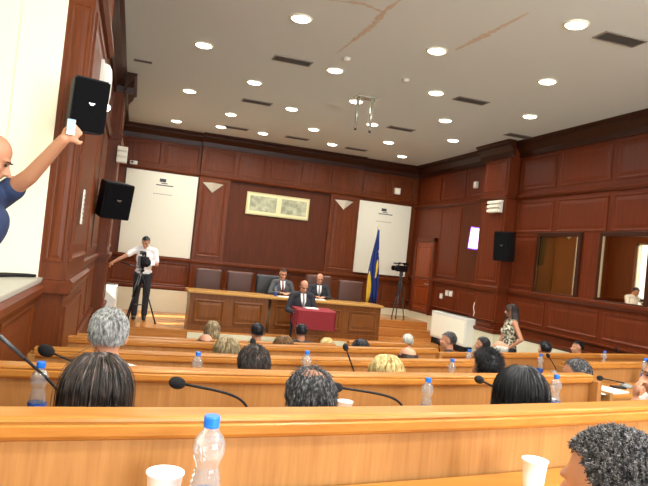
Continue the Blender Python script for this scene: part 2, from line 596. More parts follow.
for y0, y1, x in ((G1 - .03, 5.65, PX), (5.65, 10.37, XL), (10.37, 11.63, PX), (12.55, 13.25, XL), (13.8, YF, XL)):
    for z, h in ((CZ - .40, .10), (CZ + 1.5, .09), (CZ - 1.25, .1)):
        rail_y(r, x, 1, y0, y1, z, h, .05)
r.box(XL, PX + .04, G1 - .045, G1, CZ - .39, CZ - .31); r.box(XL, PX + .03, G1 - .04, G1, CZ + 1.51, CZ + 1.58)
r.box(XL, PX + .04, 10.36, 10.4, CZ - .39, CZ - .31); r.box(XL, PX + .03, 10.36, 10.4, CZ + 1.51, CZ + 1.58)
struct('trim_5', r, M['wally'])
r = MB()
for y0, y1, x in ((5.6, 10.4, XL), (10.22, 11.78, PX), (11.7, YF, XL)):
    crown_y(r, x, 1, y0, y1)
crown_y(r, PX, 1, G1 + .3, 5.75)
crown_x(r, XL, PX + .14, 10.4)
struct('trim_6', r, M['crown'])
rb = MB()
rail_y(rb, XL, 1, YB, G1 - .02, LZ - .13, .10, .05)
struct('trim_7', rb, M['wally'])
struct('trim_8', MB().box(XL - .32, XL + .03, G0, G1 - .001, LZ - .03, LZ, .008), M['ledge'])
gl = MB()
GX = -1.75
gl.box(GX - .1, GX, G0 - .1, G1 + .1, 0, ZC)
gl.box(GX, XL - .25, G1, G1 + .1, 0, ZC)
gl.box(XL - .25, XL, G1 - .012, G1, LZ, ZC)
gl.box(GX, XL - .25, G0 - .1, G0, 0, ZC)
struct('wall_gallery', gl, M['gallery'])
struct('floor_gallery', MB().box(GX, XL - .25, G0, G1, .0, .70), M['carpet'])
struct('trim_9', MB().box(-1.10, -1.0, G1 - .06, G1, .7, ZC, .01), M['tan'])
for i, (a, b) in enumerate(WIN):
    wf = MB()
    for q in ((a, a + .04, WZ0, WZ1), (b - .04, b, WZ0, WZ1), (a, b, WZ0, WZ0 + .04), (a, b, WZ1 - .04, WZ1)):
        wf.box(XL - .18, XL - .10, *q)
    struct('window_%d' % (i + 3), wf, M['white'])
# unseen back wall behind the camera, two openings added for fill light
bw = MB()
BW = ((.6, 2.6), (3.8, 5.8)); BZ0, BZ1 = 1.5, 4.0
bw.box(XL - .3, XR + .3, YB - .2, YB, 0, BZ0); bw.box(XL - .3, XR + .3, YB - .2, YB, BZ1, ZC)
for a, b in ((XL - .3, .6), (2.6, 3.8), (5.8, XR + .3)):
    bw.box(a, b, YB - .2, YB, BZ0, BZ1)
struct('wall_back', bw, M['wall'])

# dais and landing
d = MB()
d.box(XL, XR, 11.85, YF, 0, DZ)
struct('floor_dais', d, M['parquet'])
struct('baseboard_dais', MB().box(1.15, 5.6, 11.82, 11.85, 0, DZ - .03), M['plinth'])
d = MB()
d.box(5.35, XR, 13.0, YF, DZ, CZ - 1.465, .01)
d.box(5.45, XR, 13.35, YF, CZ - 1.465, CZ - 1.30, .01)
struct('floor_landing', d, M['parquet'])

# ------------------------------------------------------------------ benches
RY = {1: 1.34, 2: 2.50, 3: 3.61, 4: 4.79, 5: 5.90}
RZ = {1: CZ - .354, 2: CZ - .496, 3: CZ - .628, 4: CZ - .745, 5: CZ - .895}
RRY = {3: 4.10, 4: 5.18, 5: 6.05}


def fy(k, x):
    return RY[k] + (.09 if k == 1 else .05) * x + .0424 * x * x


def fr_(k, x):
    return RRY[k] + .25 * (x - 3.3)


RH = 1.10
FLZ = {k: RZ[k + 1] - RH for k in (1, 2, 3, 4)}
FLZ[0] = RZ[1] - RH


def sweep(mb, f, x0, x1, prof, n=24, caps=True):
    """sweep a closed (dy, z) outline along the curve y = f(x)"""
    prev = None
    for i in range(n + 1):
        x = x0 + (x1 - x0) * i / n
        e = .01
        t = V((2 * e, f(x + e) - f(x - e), 0)).normalized()
        nn = V((-t.y, t.x, 0))
        ring = [mb.b.verts.new(V((x, f(x), 0)) + nn * a + V((0, 0, z))) for a, z in prof]
        m = len(ring)
        if prev:
            for k in range(m):
                mb.b.faces.new((prev[k], prev[(k + 1) % m], ring[(k + 1) % m], ring[k]))
        elif caps:
            mb.b.faces.new(ring[::-1])
        prev = ring
    if caps:
        mb.b.faces.new(prev)
    return mb


def bench(f, x0, x1, zr, zfloor_front, zfloor_back, label, drop=.16, deskw=.38, ends=(True, True), seat=True):
    b = thing('bench', label, 'bench', (x0, f(x0), zfloor_front), group='curved oak benches')
    zt = zr
    obj('back_panel', sweep(MB(), f, x0, x1, [(-.046, zfloor_front), (-.006, zfloor_front), (-.006, zt - .03), (-.046, zt - .03)]), M['bench'], b)
    rl = [(-.066, zt - .018), (-.062, zt - .015), (-.058, zt - .014), (-.058, zt - .011), (-.062, zt - .009), (-.060, zt - .003), (-.052, zt), (.014, zt), (.02, zt - .006), (.02, zt - .048), (-.052, zt - .048), (-.062, zt - .043), (-.066, zt - .036)]
    obj('top_rail', sweep(MB(), f, x0 - .01, x1 + .01, rl), M['benchx'], b)
    obj('desk_shelf', sweep(MB(), f, x0, x1, [(-.06, zt - drop), (-.06 - deskw, zt - drop), (-.065 - deskw, zt - drop - .015), (-.06 - deskw, zt - drop - .03), (-.06, zt - drop - .03)]), M['benchx'], b)
    if seat:
        obj('seat', sweep(MB(), f, x0, x1, [(-.02, zfloor_front + .40), (.40, zfloor_front + .40), (.42, zfloor_front + .43), (.40, zfloor_front + .45), (-.02, zfloor_front + .45)]), M['benchx'], b)
    for xe, on in ((x0, ends[0]), (x1, ends[1])):
        if on:
            e = MB()
            sg = 1 if xe == x1 else -1
            g = lambda x, xe=xe: f(xe) + (x - xe) * ((f(xe + .01) - f(xe - .01)) / .02)
            sweep(e, g, min(xe, xe + sg * .035), max(xe, xe + sg * .035),
                  [(-.10, zfloor_front), (.03, zfloor_front), (.03, zt - .03), (-.10, zt - .03)], 1)
            sweep(e, g, min(xe, xe + sg * .035), max(xe, xe + sg * .035),
                  [(-.10, zt - drop - .1), (-.10, zt - drop + .02), (-.06 - deskw, zt - drop + .02), (-.06 - deskw, zt - drop - .06)], 1)
            obj('end_panel', e, M['bench'], b)
    return b


ends5 = {1: (-.50, 3.3), 2: (-.48, 2.46), 3: (-.42, 2.62), 4: (-.42, 2.78), 5: (-.40, 2.10)}
blab = {1: 'nearest oak bench running the full width, in front of the bottle and cup',
        2: 'second oak bench, ahead of the woman with long dark brown hair',
        3: 'third oak bench, just ahead of the grey haired man in a pale collar',
        4: 'fourth oak bench, a cup standing at its right end',
        5: 'farthest long oak bench, closest to the red lectern'}
for k in range(1, 6):
    zf = FLZ.get(k, .03)
    bench(lambda x, k=k: fy(k, x), ends5[k][0], ends5[k][1], RZ[k], zf, FLZ[k - 1], blab[k])
bench(lambda x: fr_(3, x), 3.32, 5.8, RZ[3], FLZ[3], FLZ[2], 'right hand oak bench with papers on its desk')
bench(lambda x: fr_(4, x), 3.25, 5.8, RZ[4], FLZ[4], FLZ[3], 'right hand oak bench behind the one with papers')
bench(lambda x: fr_(5, x), 3.15, 6.4, RZ[5] - .0, .03, FLZ[4], 'farthest right hand oak bench, below the standing woman')
bench(lambda x: 7.15 + .12 * (x - 2.8), 2.62, 3.42, CZ - .985, .03, .03, 'short oak bench in front of the platform steps', seat=False)

# stepped floor under the benches
def tier(k, f0, f1, x0, x1, z):
    m = MB(); n = 20
    A = []
    for i in range(n + 1):
        x = x0 + (x1 - x0) * i / n
        A.append((x, f0(x) - .02, f1(x) - .021))
    poly = [(x, a) for x, a, b in A] + [(x, b) for x, a, b in reversed(A)]
    m.prism(poly, 'z', 0, z)
    struct('floor_step', m, M['carpet'])


tier(0, lambda x: -2.5, lambda x: fy(1, x), XL, 3.3, FLZ[0])
for k in (1, 2, 3, 4):
    tier(k, lambda x, k=k: fy(k, x), lambda x, k=k: fy(k + 1, x), XL, 2.9, FLZ[k])
tier(3, lambda x: fr_(3, x), lambda x: fr_(4, x), 3.2, 5.8, FLZ[3])
tier(4, lambda x: fr_(4, x), lambda x: fr_(5, x), 3.2, 6.4, FLZ[4])
tier(2, lambda x: fr_(3, x) - 1.2, lambda x: fr_(3, x), 2.95, 5.8, FLZ[2])


def spot(f, px, off, z):
    """the place on a bench (off metres from its front line) that the photo shows at column px"""
    lo, hi = -.5, 6.5
    for _ in range(40):
        m = (lo + hi) / 2
        if px_of((m, f(m) + off, z)) < px:
            lo = m
        else:
            hi = m
    return V((lo, f(lo) + off, z + .001))


def cf(k):
    return lambda x: fy(k, x)


def rf(k):
    return lambda x: fr_(k, x)


# ------------------------------------------------------------------ bottles, cups, microphones, papers
def make_bottle():
    b = thing('water_bottle', '', 'bottle', group='half litre water bottles')
    prof = [(.022, 0), (.0265, .004), (.0280, .012), (.0280, .058), (.0286, .066), (.0255, .069), (.0286, .074), (.0252, .079), (.0284, .084), (.0248, .089), (.0278, .094), (.0240, .099), (.0268, .104),
            (.0228, .109), (.0250, .114), (.0208, .119), (.0228, .124), (.0195, .129), (.0200, .134), (.0225, .141), (.0262, .149), (.0278, .157), (.0280, .164), (.0268, .173), (.0225, .183), (.0160, .191), (.0128, .196), (.0125, .205)]
    obj('body', MB().lathe(prof, seg=28, wob=.012, nw=9), M['pet'], b, True, False)
    obj('water', MB().lathe([(.02, .003), (.0255, .01), (.0262, .06), (.0262, .061)], seg=20), M['water'], b, True, False)
    obj('label', MB().lathe([(.0286, .014), (.0290, .016), (.0290, .086), (.0286, .088)], seg=28, caps=False), M['blabel'], b, True, False)
    obj('cap', MB().lathe([(.0130, .199), (.0140, .201), (.0140, .216), (.0130, .219), (.004, .2195)], seg=24, wob=.02, nw=24), M['cap'], b, False, False)
    return b


bt = make_bottle()
first = True
BOT = [(cf(1), 199, -.21, RZ[1] - .16, 'nearest water bottle with blue cap beside a white cup', .92),
       (cf(2), 34, -.22, RZ[2] - .16, 'water bottle with blue cap at far left under the long microphone', 1),
       (cf(2), 424, -.22, RZ[2] - .16, 'water bottle between the gooseneck microphone and the dark haired woman', .9),
       (cf(2), 553, -.2, RZ[2] - .16, 'water bottle right of the woman with straight dark hair', .95),
       (cf(3), 194, -.25, RZ[3] - .16, 'bottle with only its blue cap showing over the second bench', 1),
       (cf(3), 303.5, -.15, RZ[3] - .16, 'water bottle behind the balding man, nearer of a pair in line', 1.05),
       (cf(3), 449.5, -.2, RZ[3] - .16, 'water bottle right of the blonde haired person', .95),
       (cf(4), 304.5, -.2, RZ[4] - .22, 'farther water bottle of a pair in line left of the lectern end', 1),
       (rf(4), 467, -.15, RZ[4] - .16, 'water bottle on the right bench beside the cup', 1),
       (rf(4), 539, -.35, RZ[4] - .16, 'water bottle on the right bench behind the straight dark hair', 1),
       (rf(4), 603, -.12, RZ[4] - .16, 'water bottle on the bench just beyond the white papers', 1),
       (rf(3), 643.5, -.1, RZ[3] - .16, 'water bottle at right edge beside the man in white', 1)]
for f, px, off, z, lab, sc in BOT:
    p = spot(f, px, off - .06, z)
    o = bt if first else dup(bt, p, random.random() * 6, lab, sc)
    if first:
        o.location = p; o['label'] = lab; first = False

cp = thing('plastic_cup', '', 'cup', group='white plastic cups')
prof = [(.0225, 0), (.024, .002), (.026, .02), (.0285, .05), (.0325, .088), (.0345, .089), (.0345, .092), (.0325, .092), (.028, .05), (.0235, .006), (.004, .005)]
obj('cup_wall', MB().lathe(prof, seg=32, caps=False), M['pwhite'], cp, True, False)
obj('cup_base', MB().lathe([(.022, .001), (.0225, .004)], seg=32), M['pwhite'], cp, False, False)
first = True
for f, px, off, z, lab, sc in [(cf(1), 160, -.12, RZ[1] - .16, 'white plastic cup left of the nearest bottle', .8),
                               (cf(1), 532, -.14, RZ[1] - .16, 'white plastic cup beside the curly haired man', .9),
                               (cf(2), 343, -.16, RZ[2] - .16, 'white plastic cup just right of the balding man', .95),
                               (cf(2), 547, -.16, RZ[2] - .16, 'white plastic cup half hidden by the straight dark hair', .95),
                               (rf(3), 514, -.30, RZ[3] - .16, 'white plastic cup between two dark haired heads', .9),
                               (cf(4), 433, -.14, RZ[4] - .16, 'white plastic cup at the end of the fourth bench', .9)]:
    p = spot(f, px, off - .06, z)
    o = cp if first else dup(cp, p, 0, lab, sc)
    if first:
        o.location = p; o['label'] = lab; first = False


def bez(a, b, c, d, n=14):
    a, b, c, d = map(V, (a, b, c, d))
    return [a * (1 - t) ** 3 + b * 3 * t * (1 - t) ** 2 + c * 3 * t * t * (1 - t) + d * t ** 3 for t in [i / n for i in range(n + 1)]]


def mic(label, base, head, rise=.10, hs=1.0, foam=True, thin=False):
    """desk microphone: base plate, gooseneck, foam head; base and head are room points"""
    base, head = V(base), V(head)
    m = thing('gooseneck_microphone', label, 'microphone', base, group='gooseneck microphones')
    obj('base', MB().lathe([(.05, 0), (.052, .006), (.048, .018), (.03, .026), (.012, .03)], base, 24), M['greyp'], m, True)
    d = (head - base)
    path = bez(base + V((0, 0, .02)), base + V((0, 0, rise)) + d * .03, base + d * .25 + V((0, 0, rise * .75)), head)
    obj('gooseneck', MB().tube(path, .0048, 8), M['black'], m, True)
    t = (path[-1] - path[-2]).normalized()
    mb = MB()
    if foam:
        q = t.to_track_quat('Z', 'Y').to_matrix()
        mb.ell(head + t * .018 * hs, (.019 * hs, .019 * hs, .026 * hs), q)
    else:
        mb.tube([head - t * .01, head + t * .09, head + t * .10], [.006, .0075, .005], 10)
    obj('foam_head' if foam else 'capsule_head', mb, M['blackm'] if foam else M['greyd'], m, True)
    return m


b = spot(cf(2), 249, -.30, RZ[2] - .16)
mic('black gooseneck microphone pointing left in front of the balding man', b, at(183, 384, b.y), .12, 1.15)
b = spot(cf(2), 405, -.30, RZ[2] - .16)
mic('black gooseneck microphone bent left behind the balding man', b, at(341, 388, b.y), .12, 1.0)
b = spot(cf(2), 521, -.24, RZ[2] - .16)
mic('black microphone poking out left of the straight dark hair', b, at(482, 381, b.y - .02), .08, .95)
b = spot(cf(2), 68, -.30, RZ[2] - .16)
mic('long thin microphone slanting up at the far left', b, at(22, 356, b.y), .1, 1, False)
b = spot(cf(3), 92, -.28, RZ[3] - .16)
mic('black microphone with large foam head beside the dark panelled wall', b, at(52, 353, b.y), .1, 1.6)
b = spot(cf(3), 358, -.3, RZ[3] - .16)
mic('small black microphone above the blonde haired person', b, at(346.5, 350, b.y), .05, .9)
b = spot(cf(3), 254, -.3, RZ[3] - .16)
mic('short black microphone above the dark haired man with the round head', b, at(253, 345, b.y), .05, .9)
b = spot(rf(3), 626, -.22, RZ[3] - .16)
mic('black microphone lying over the papers near the raised hand', b, at(602, 378.5, b.y), .03, 1.1)
b = spot(rf(4), 556, -.25, RZ[4] - .16)
mic('black microphone right of the water bottle on the right bench', b, at(549, 357, b.y), .05, 1.0)
b = spot(rf(5), 620, -.2, RZ[5] - .16)
mic('small black microphone below the second wall mirror', b, at(616.5, 350, b.y), .05, 1.0)
b = spot(rf(5), 441, -.2, RZ[5] - .16)
mic('tiny black microphone at the left end of the farthest right bench', b, at(438.5, 343.5, b.y), .05, 1.0)

p1 = spot(rf(3), 603, -.30, RZ[3] - .159)
o = obj('paper_sheets', MB().box(-.17, .17, -.11, .11, 0, .003).box(-.14, .18, -.10, .12, .003, .006), M['paper'], None, False, False)
o.location = p1; o.rotation_euler = (0, 0, .3)
tag(o, 'white papers spread on the right hand desk', 'papers')
o = obj('mobile_phone', MB().box(-.03, .03, -.055, .055, 0, .012, .003), M['black'])
o.location = spot(rf(3), 618, -.24, RZ[3] - .159); o.rotation_euler = (0, 0, 1.2)
tag(o, 'black phone lying beside the white papers', 'phone')

# ------------------------------------------------------------------ ceiling fittings
LG = [(1.49, 6.56), (3.97, 5.19), (.61, 8.13), (3.18, 6.64), (2.39, 8.11), (1.525, 9.46), (4.89, 6.86), (3.995, 8.23), (.648, 10.73), (2.44, 10.74), (3.2, 9.48),
      (5.79, 8.49), (4.91, 9.65), (1.55, 12.03), (1.55, 13.45), (3.26, 12.15), (4.03, 10.85), (2.47, 13.43), (4.07, 13.43), (4.94, 12.21), (5.85, 13.53), (5.82, 11.02), (.62, 13.6)]
NEAR = [(2.4, 5.25), (.65, 5.2), (1.5, 3.9), (3.2, 3.9), (4.9, 4.0), (2.4, 2.6), (4.0, 2.6), (.7, 2.6), (5.8, 5.4), (5.8, 2.6), (1.5, 1.2), (3.2, 1.2), (4.9, 1.2), (2.4, -.2), (4.2, -.2), (.8, -.2)]
dl = thing('downlight', '', 'ceiling light', group='round recessed downlights')
obj('rim', MB().lathe([(.125, 0), (.125, -.012), (.105, -.016), (.10, 0)], seg=32, caps=False), M['white'], dl, True, False)
obj('lamp_glass', MB().lathe([(.102, -.006), (.09, -.022), (.05, -.032), (.01, -.035)], seg=28), M['lamp'], dl, True, False)


def nm(i):
    return 'round recessed ceiling downlight, one of the lit ceiling grid'


sl = bpy.data.lights.new('downlight_beam', 'SPOT')
sl.energy = 114; sl.spot_size = RAD(165); sl.spot_blend = 1; sl.shadow_soft_size = .1; sl.color = (1, .975, .94)
sl2 = sl.copy(); sl2.energy = 60
sl3 = sl.copy(); sl3.energy = 230  # unseen spots above the first row, boosted to brighten its panel
for i, (x, y) in enumerate(LG + NEAR):
    loc = (x, y, ZC - .001)
    if i == 0:
        dl.location = loc; dl['label'] = nm(0)
    elif i < len(LG):
        dup(dl, loc, 0, nm(i))
    o = bpy.data.objects.new('downlight_beam', sl if y > 4.5 else (sl2 if y > 1.5 else sl3)); C.objects.link(o); o.location = (x, y, ZC - .06)
VT = [(1.776, 8.067), (4.584, 5.275), (1.806, 10.707), (4.61, 8.29), (4.6, 10.82), (6.5, 9.81), (1.86, 13.35), (3.23, 13.38), (4.7, 13.57), (-.13, 9.44)]
vt = thing('ceiling_vent', '', 'vent', group='dark slotted ceiling vents')
fr = MB()
for a, b, c, d in ((-.26, .26, -.11, -.09), (-.26, .26, .09, .11), (-.26, -.24, -.09, .09), (.24, .26, -.09, .09)):
    fr.box(a, b, c, d, -.012, 0)
obj('frame', fr, M['ventr'], vt, False, False)
sb = MB()
for i in range(8):
    y = -.08 + i * .0225
    sb.box(-.24, .24, y - .004, y + .010, -.009, -.003)
obj('louvres', sb, M['vent'], vt, False, False)
obj('backing', MB().box(-.24, .24, -.09, .09, -.002, 0), M['black'], vt, False, False)
vl = ['dark slotted vent in the ceiling, one of the row of air outlets']
for i, (x, y) in enumerate(VT):
    if i == 0:
        vt.location = (x, y, ZC - .0005); vt['label'] = vl[0]
    else:
        dup(vt, (x, y, ZC - .0005), 0, vl[0], .5 if x < 0 else 1)
for (x, y) in ((2.36, 7.53), (3.36, 7.9)):
    o = obj('smoke_detector', MB().lathe([(.05, 0), (.05, -.02), (.035, -.04), (.005, -.042)], (x, y, ZC), 24), M['white_plastic'], None, True)
    tag(o, 'small white round detector on the ceiling near the hanging tubes' if x > 3 else 'small white round detector on the ceiling beside the stain', 'detector')
pmn = thing('projector_mount', 'pair of silver tubes hanging from the ceiling', 'mount', (3.25, 9.17, ZC))
obj('mount_plate', MB().box(3.08, 3.45, 9.08, 9.28, ZC - .015, ZC, .004), M['beam'], pmn)
for x, y, L in ((3.14, 9.2, .50), (3.36, 9.14, .52)):
    tb = obj('tube', MB().tube([(x, y, ZC), (x, y, ZC - L)], .025, 14), M['beam'], pmn, True)
    obj('end_cap', MB().tube([(x, y, ZC - L), (x, y, ZC - L - .03)], .018, 12), M['black'], tb)


def stain(label, pts, wd):
    mb = MB(); L = []; Rr = []
    rnd = random.Random(len(label))
    P = [V((a, b, 0)) for a, b in pts]
    S = []
    for a, b in zip(P, P[1:]):
        for i in range(14):
            S.append(a.lerp(b, i / 14))
    S.append(P[-1])
    for i, p in enumerate(S):
        t = (S[min(i + 1, len(S) - 1)] - S[max(i - 1, 0)]).normalized()
        n = V((-t.y, t.x, 0)); wv = wd * (.35 + rnd.random()) * (.3 + sin(pi * i / (len(S) - 1)))
        L.append(p + n * wv); Rr.append(p - n * wv)
    poly = [(p.x, p.y) for p in L] + [(p.x, p.y) for p in reversed(Rr)]
    for i in range(len(L) - 1):
        mb.quad([(q.x, q.y, ZC - .002) for q in (L[i], L[i + 1], Rr[i + 1], Rr[i])])
    o = obj('ceiling_stain', mb, M['stain'])
    tag(o, label, 'stain')


stain('long brown crack in the ceiling plaster running to the top edge', [(2.19, 7.43), (2.23, 6.6), (2.24, 6.33), (2.2, 5.9), (2.25, 5.3)], .03)
stain('short brown branch of the long ceiling crack', [(1.6, 5.95), (1.95, 5.85), (2.26, 5.96)], .025)
stain('separate brown streak in the ceiling plaster right of the long crack', [(3.35, 6.51), (3.39, 5.9), (3.42, 5.2)], .035)

# ------------------------------------------------------------------ things on the walls
def roller(label, x0, x1, z0, z1):
    b = thing('wall_board', label, 'board', ((x0 + x1) / 2, YF, z0), group='white hanging wall boards')
    obj('fabric', MB().box(x0, x1, YF - .055, YF - .03, z0, z1, .004), M['board'], b)
    c = (x0 + x1) / 2 + .03; h = z1 - z0
    e = MB(); e.box(c - .09, c + .05, YF - .058, YF - .054, z1 - h * .115, z1 - h * .075)
    e.box(c - .05, c + .09, YF - .058, YF - .054, z1 - h * .135, z1 - h * .125)
    e.box(c - .16, c + .22, YF - .058, YF - .054, z1 - h * .16, z1 - h * .148)
    obj('emblem', e, M['dark'], b)
    t = MB()
    for i in range(7):
        t.box(c - .2 + i * .06, c - .2 + i * .06 + .045, YF - .057, YF - .054, z1 - h * .265, z1 - h * .257)
    obj('text_line', t, M['greyp'], b)


roller('tall white board with small emblem behind the cameraman', -.29, 1.30, CZ - .365, CZ + 1.535)
roller('tall white board with small emblem behind the flag', 5.22, 6.74, CZ - .30, CZ + 1.51)
pc = thing('framed_picture', 'pale framed picture of two grey prints on the centre panel', 'picture', (3.25, YF, CZ + 1.1))
y0 = YF - .03
obj('frame', MB().box(2.47, 4.02, y0 - .04, y0, CZ + .83, CZ + 1.36, .008), M['gold'], pc)
obj('mount', MB().box(2.50, 3.99, y0 - .043, y0 - .03, CZ + .86, CZ + 1.33), M['mat'], pc)
for a, b in ((2.55, 3.2), (3.32, 3.95)):
    obj('print', MB().box(a, b, y0 - .046, y0 - .04, CZ + .92, CZ + 1.28), M['print'], pc)
for x, lab in ((1.64, 'white triangular wall lamp between the left board and centre panel'), (4.88, 'white triangular wall lamp left of the right board')):
    s = thing('wall_sconce', lab, 'wall lamp', (x, YF - .13, CZ + 1.3), group='triangular sconces')
    sm = MB(); z1 = CZ + 1.43; z0 = CZ + 1.21; yb = YF - .125
    v = [sm.b.verts.new(p) for p in ((x - .24, yb, z1), (x + .24, yb, z1), (x, yb - .17, z1), (x, yb, z0), (x, yb - .03, z0))]
    for q in ((0, 1, 2), (0, 2, 4, 3), (2, 1, 3, 4), (0, 3, 1)):
        sm.b.faces.new([v[i] for i in q])
    obj('shade', sm, M['white'], s)
    obj('back_plate', MB().box(x - .05, x + .05, yb, YF - .1, z0 + .05, z1 - .01), M['white'], s)


def speaker(label, c, wd, hg, dp, yaw, tilt, wall):
    """wedge-backed loudspeaker; yaw turns its front from -Y, tilt leans it down"""
    R3 = Matrix.Rotation(yaw, 3, 'Z') @ Matrix.Rotation(tilt, 3, 'X')
    s = thing('wall_speaker', label, 'speaker', c, group='black wall loudspeakers')
    mt = Matrix.Translation(c) @ R3.to_4x4()
    body = MB()
    poly = [(-wd / 2, -dp / 2), (wd / 2, -dp / 2), (wd * .36, dp / 2), (-wd * .36, dp / 2)]
    body.prism(poly, 'z', -hg / 2, hg / 2)
    bmesh.ops.bevel(body.b, geom=body.b.edges[:], offset=.012, segments=2, affect='EDGES')
    for v in body.b.verts:
        v.co = mt @ v.co
    obj('cabinet', body, M['black'], s)
    obj('grille', MB().box(-wd * .46, wd * .46, -dp / 2 - .012, -dp / 2, -hg * .47, hg * .47, .006, mt), M['grille'], s)
    bd = MB()
    bd.box(-wd * .06, wd * .1, -dp / 2 - .015, -dp / 2 - .01, hg * .03, hg * .045, 0, mt)
    bd.box(-wd * .03, wd * .07, -dp / 2 - .015, -dp / 2 - .01, hg * .005, hg * .015, 0, mt)
    obj('badge', bd, M['silver'], s)
    p = mt @ V((0, dp / 2, 0))
    obj('bracket', MB().tube([p, V(wall)], .018, 8), M['black'], s)


speaker('large black loudspeaker high on the near pilaster above the raised phone', V((-.345, 3.9, CZ + .735)), .205, .31, .2, RAD(20), RAD(6), (-.45, G1, CZ + .74))
speaker('black loudspeaker tilted on the left wall beside the left board', V((-.30, 8.6, CZ + .46)), .40, .47, .3, RAD(28), RAD(10), (XL, 9.0, CZ + .5))
speaker('black loudspeaker on the right wall below the emergency light', V((6.52, 9.93, CZ + .53)), .33, .54, .3, RAD(-62), RAD(4), (XR, 10.2, CZ + .55))


def elight(label, c, nrm, wd, hg):
    n = V(nrm); u = V((-n.y, n.x, 0))
    mt = Matrix(((u.x, -n.x, 0, c[0]), (u.y, -n.y, 0, c[1]), (0, 0, 1, c[2]), (0, 0, 0, 1)))
    e = thing('emergency_light', label, 'emergency light', c, group='ribbed emergency lights')
    obj('housing', MB().box(-wd / 2, wd / 2, 0, .06, -hg / 2, hg / 2, .01, mt), M['white_plastic'], e)
    for i in range(3):
        z = (i - 1) * hg * .34
        obj('diffuser', MB().box(-wd * .48, wd * .48, -.05, 0, z - hg * .12, z + hg * .12, .012, mt), M['white'], e)


elight('white ribbed emergency light on the left pilaster over the left board', (-.30, 10.33, CZ + 1.28), (0, -1, 0), .16, .26)
elight('white ribbed emergency light above the right loudspeaker', (RPX - .06, 10.58, CZ + 1.31), (-1, 0, 0), .42, .24)
wl = thing('wall_floodlight', 'white curved wall lamp behind the near loudspeaker', 'wall lamp', (-.30, 5.2, CZ + 1.08))
sh = MB()
sh.lathe([(.02, -.17), (.045, -.15), (.055, -.08), (.055, .06), (.048, .12), (.03, .155), (.008, .165)], (PX + .04, 5.0, CZ + 1.12), 20)
obj('shell', sh, M['white_plastic'], wl, True)
obj('bulb', MB().ell((PX + .06, 5.0, CZ + .955), (.045, .045, .03)), M['lamp'], wl, True)  # glowing part added for the sun's highlight on the white shell
obj('wall_plate', MB().box(PX, PX + .03, 4.94, 5.06, CZ + 1.0, CZ + 1.3), M['white_plastic'], wl)
sg = thing('wall_notice', 'narrow white upright notice on the near pilaster', 'sign', (PX, 4.45, CZ + .16))
obj('sheet', MB().box(PX + .027, PX + .034, 4.40, 4.50, CZ + .05, CZ + .28), M['white_plastic'], sg)
tm = MB()
for i in range(6):
    tm.box(PX + .034, PX + .0355, 4.43, 4.47, CZ + .085 + i * .03, CZ + .1 + i * .03)
obj('text_mark', tm, M['greyp'], sg)
sc = thing('wall_screen', 'small tilted screen glowing lavender on the right wall', 'screen', (XR - .1, 11.57, CZ + .72))
mt = Matrix.Translation((XR - .14, 11.40, CZ + .70)) @ Matrix.Rotation(RAD(-55), 4, 'Z') @ Matrix.Rotation(RAD(4), 4, 'Y')
obj('casing', MB().box(-.15, .15, 0, .06, -.235, .235, .01, mt), M['screenrim'], sc)
obj('display', MB().box(-.13, .13, -.006, .002, -.21, .21, 0, mt), M['screen'], sc)
obj('bracket', MB().tube([mt @ V((0, .05, 0)), (XR, 11.57, CZ + .72)], .02, 8), M['black'], sc)
for x, y, z, lab in ((XR, 12.86, CZ - .62, 'white wall switch lowest of three right of the door'), (XR, 12.6, CZ - .53, 'white wall switch, left one of the upper pair near the door'), (XR, 12.42, CZ - .53, 'white wall switch, right one of the upper pair near the door')):
    s = thing('wall_switch', lab, 'switch', (x, y, z), group='white wall switches')
    obj('plate', MB().box(x - .045, x, y - .045, y + .045, z - .06, z + .06, .006), M['white_plastic'], s)
    obj('rocker', MB().box(x - .052, x - .044, y - .02, y + .02, z - .03, z + .03, .003), M['white'], s)
s = thing('wall_socket', 'white wall socket behind the flag pole', 'socket', (5.42, YF, CZ - .62))
obj('plate', MB().box(5.37, 5.47, YF - .05, YF, CZ - .68, CZ - .56, .006), M['white_plastic'], s)
obj('socket_hole', MB().lathe([(.025, 0), (.025, .004)], (0, 0, 0), 16), M['dark'], s, world=False).matrix_local = Matrix.Translation((0, -.052, 0)) @ Matrix.Rotation(pi / 2, 4, 'X')
for x, y, z, lab, nx in ((6.3, YF, CZ + 1.86, 'small white box high on the far wall above the right board', 0), (XR, 11.75, CZ + 1.86, 'small white box high on the right wall above the screen', 1)):
    s = thing('alarm_box', lab, 'alarm', (x, y, z))
    if nx:
        obj('housing', MB().box(x - .08, x - .02, y - .06, y + .06, z - .07, z + .07, .008), M['white_plastic'], s)
        obj('cover', MB().box(x - .09, x - .08, y - .04, y + .04, z - .05, z + .05, .004), M['white'], s)
    else:
        obj('housing', MB().box(x - .08, x + .08, y - .08, y - .02, z - .08, z + .08, .008), M['white_plastic'], s)
        obj('cover', MB().box(x - .06, x + .06, y - .09, y - .08, z - .06, z + .06, .004), M['white'], s)
s = thing('security_camera', 'small white camera beside the emergency light in the left corner', 'camera', (-.2, YF, CZ + 1.68))
obj('housing', MB().box(-.24, -.08, YF - .22, YF - .12, CZ + 1.62, CZ + 1.70, .015), M['white_plastic'], s)
obj('bracket', MB().tube([(-.16, YF - .12, CZ + 1.66), (-.16, YF, CZ + 1.66)], .015, 8), M['white_plastic'], s)
obj('lens', MB().tube([(-.19, YF - .22, CZ + 1.66), (-.19, YF - .25, CZ + 1.66)], .022, 12), M['lens'], s)
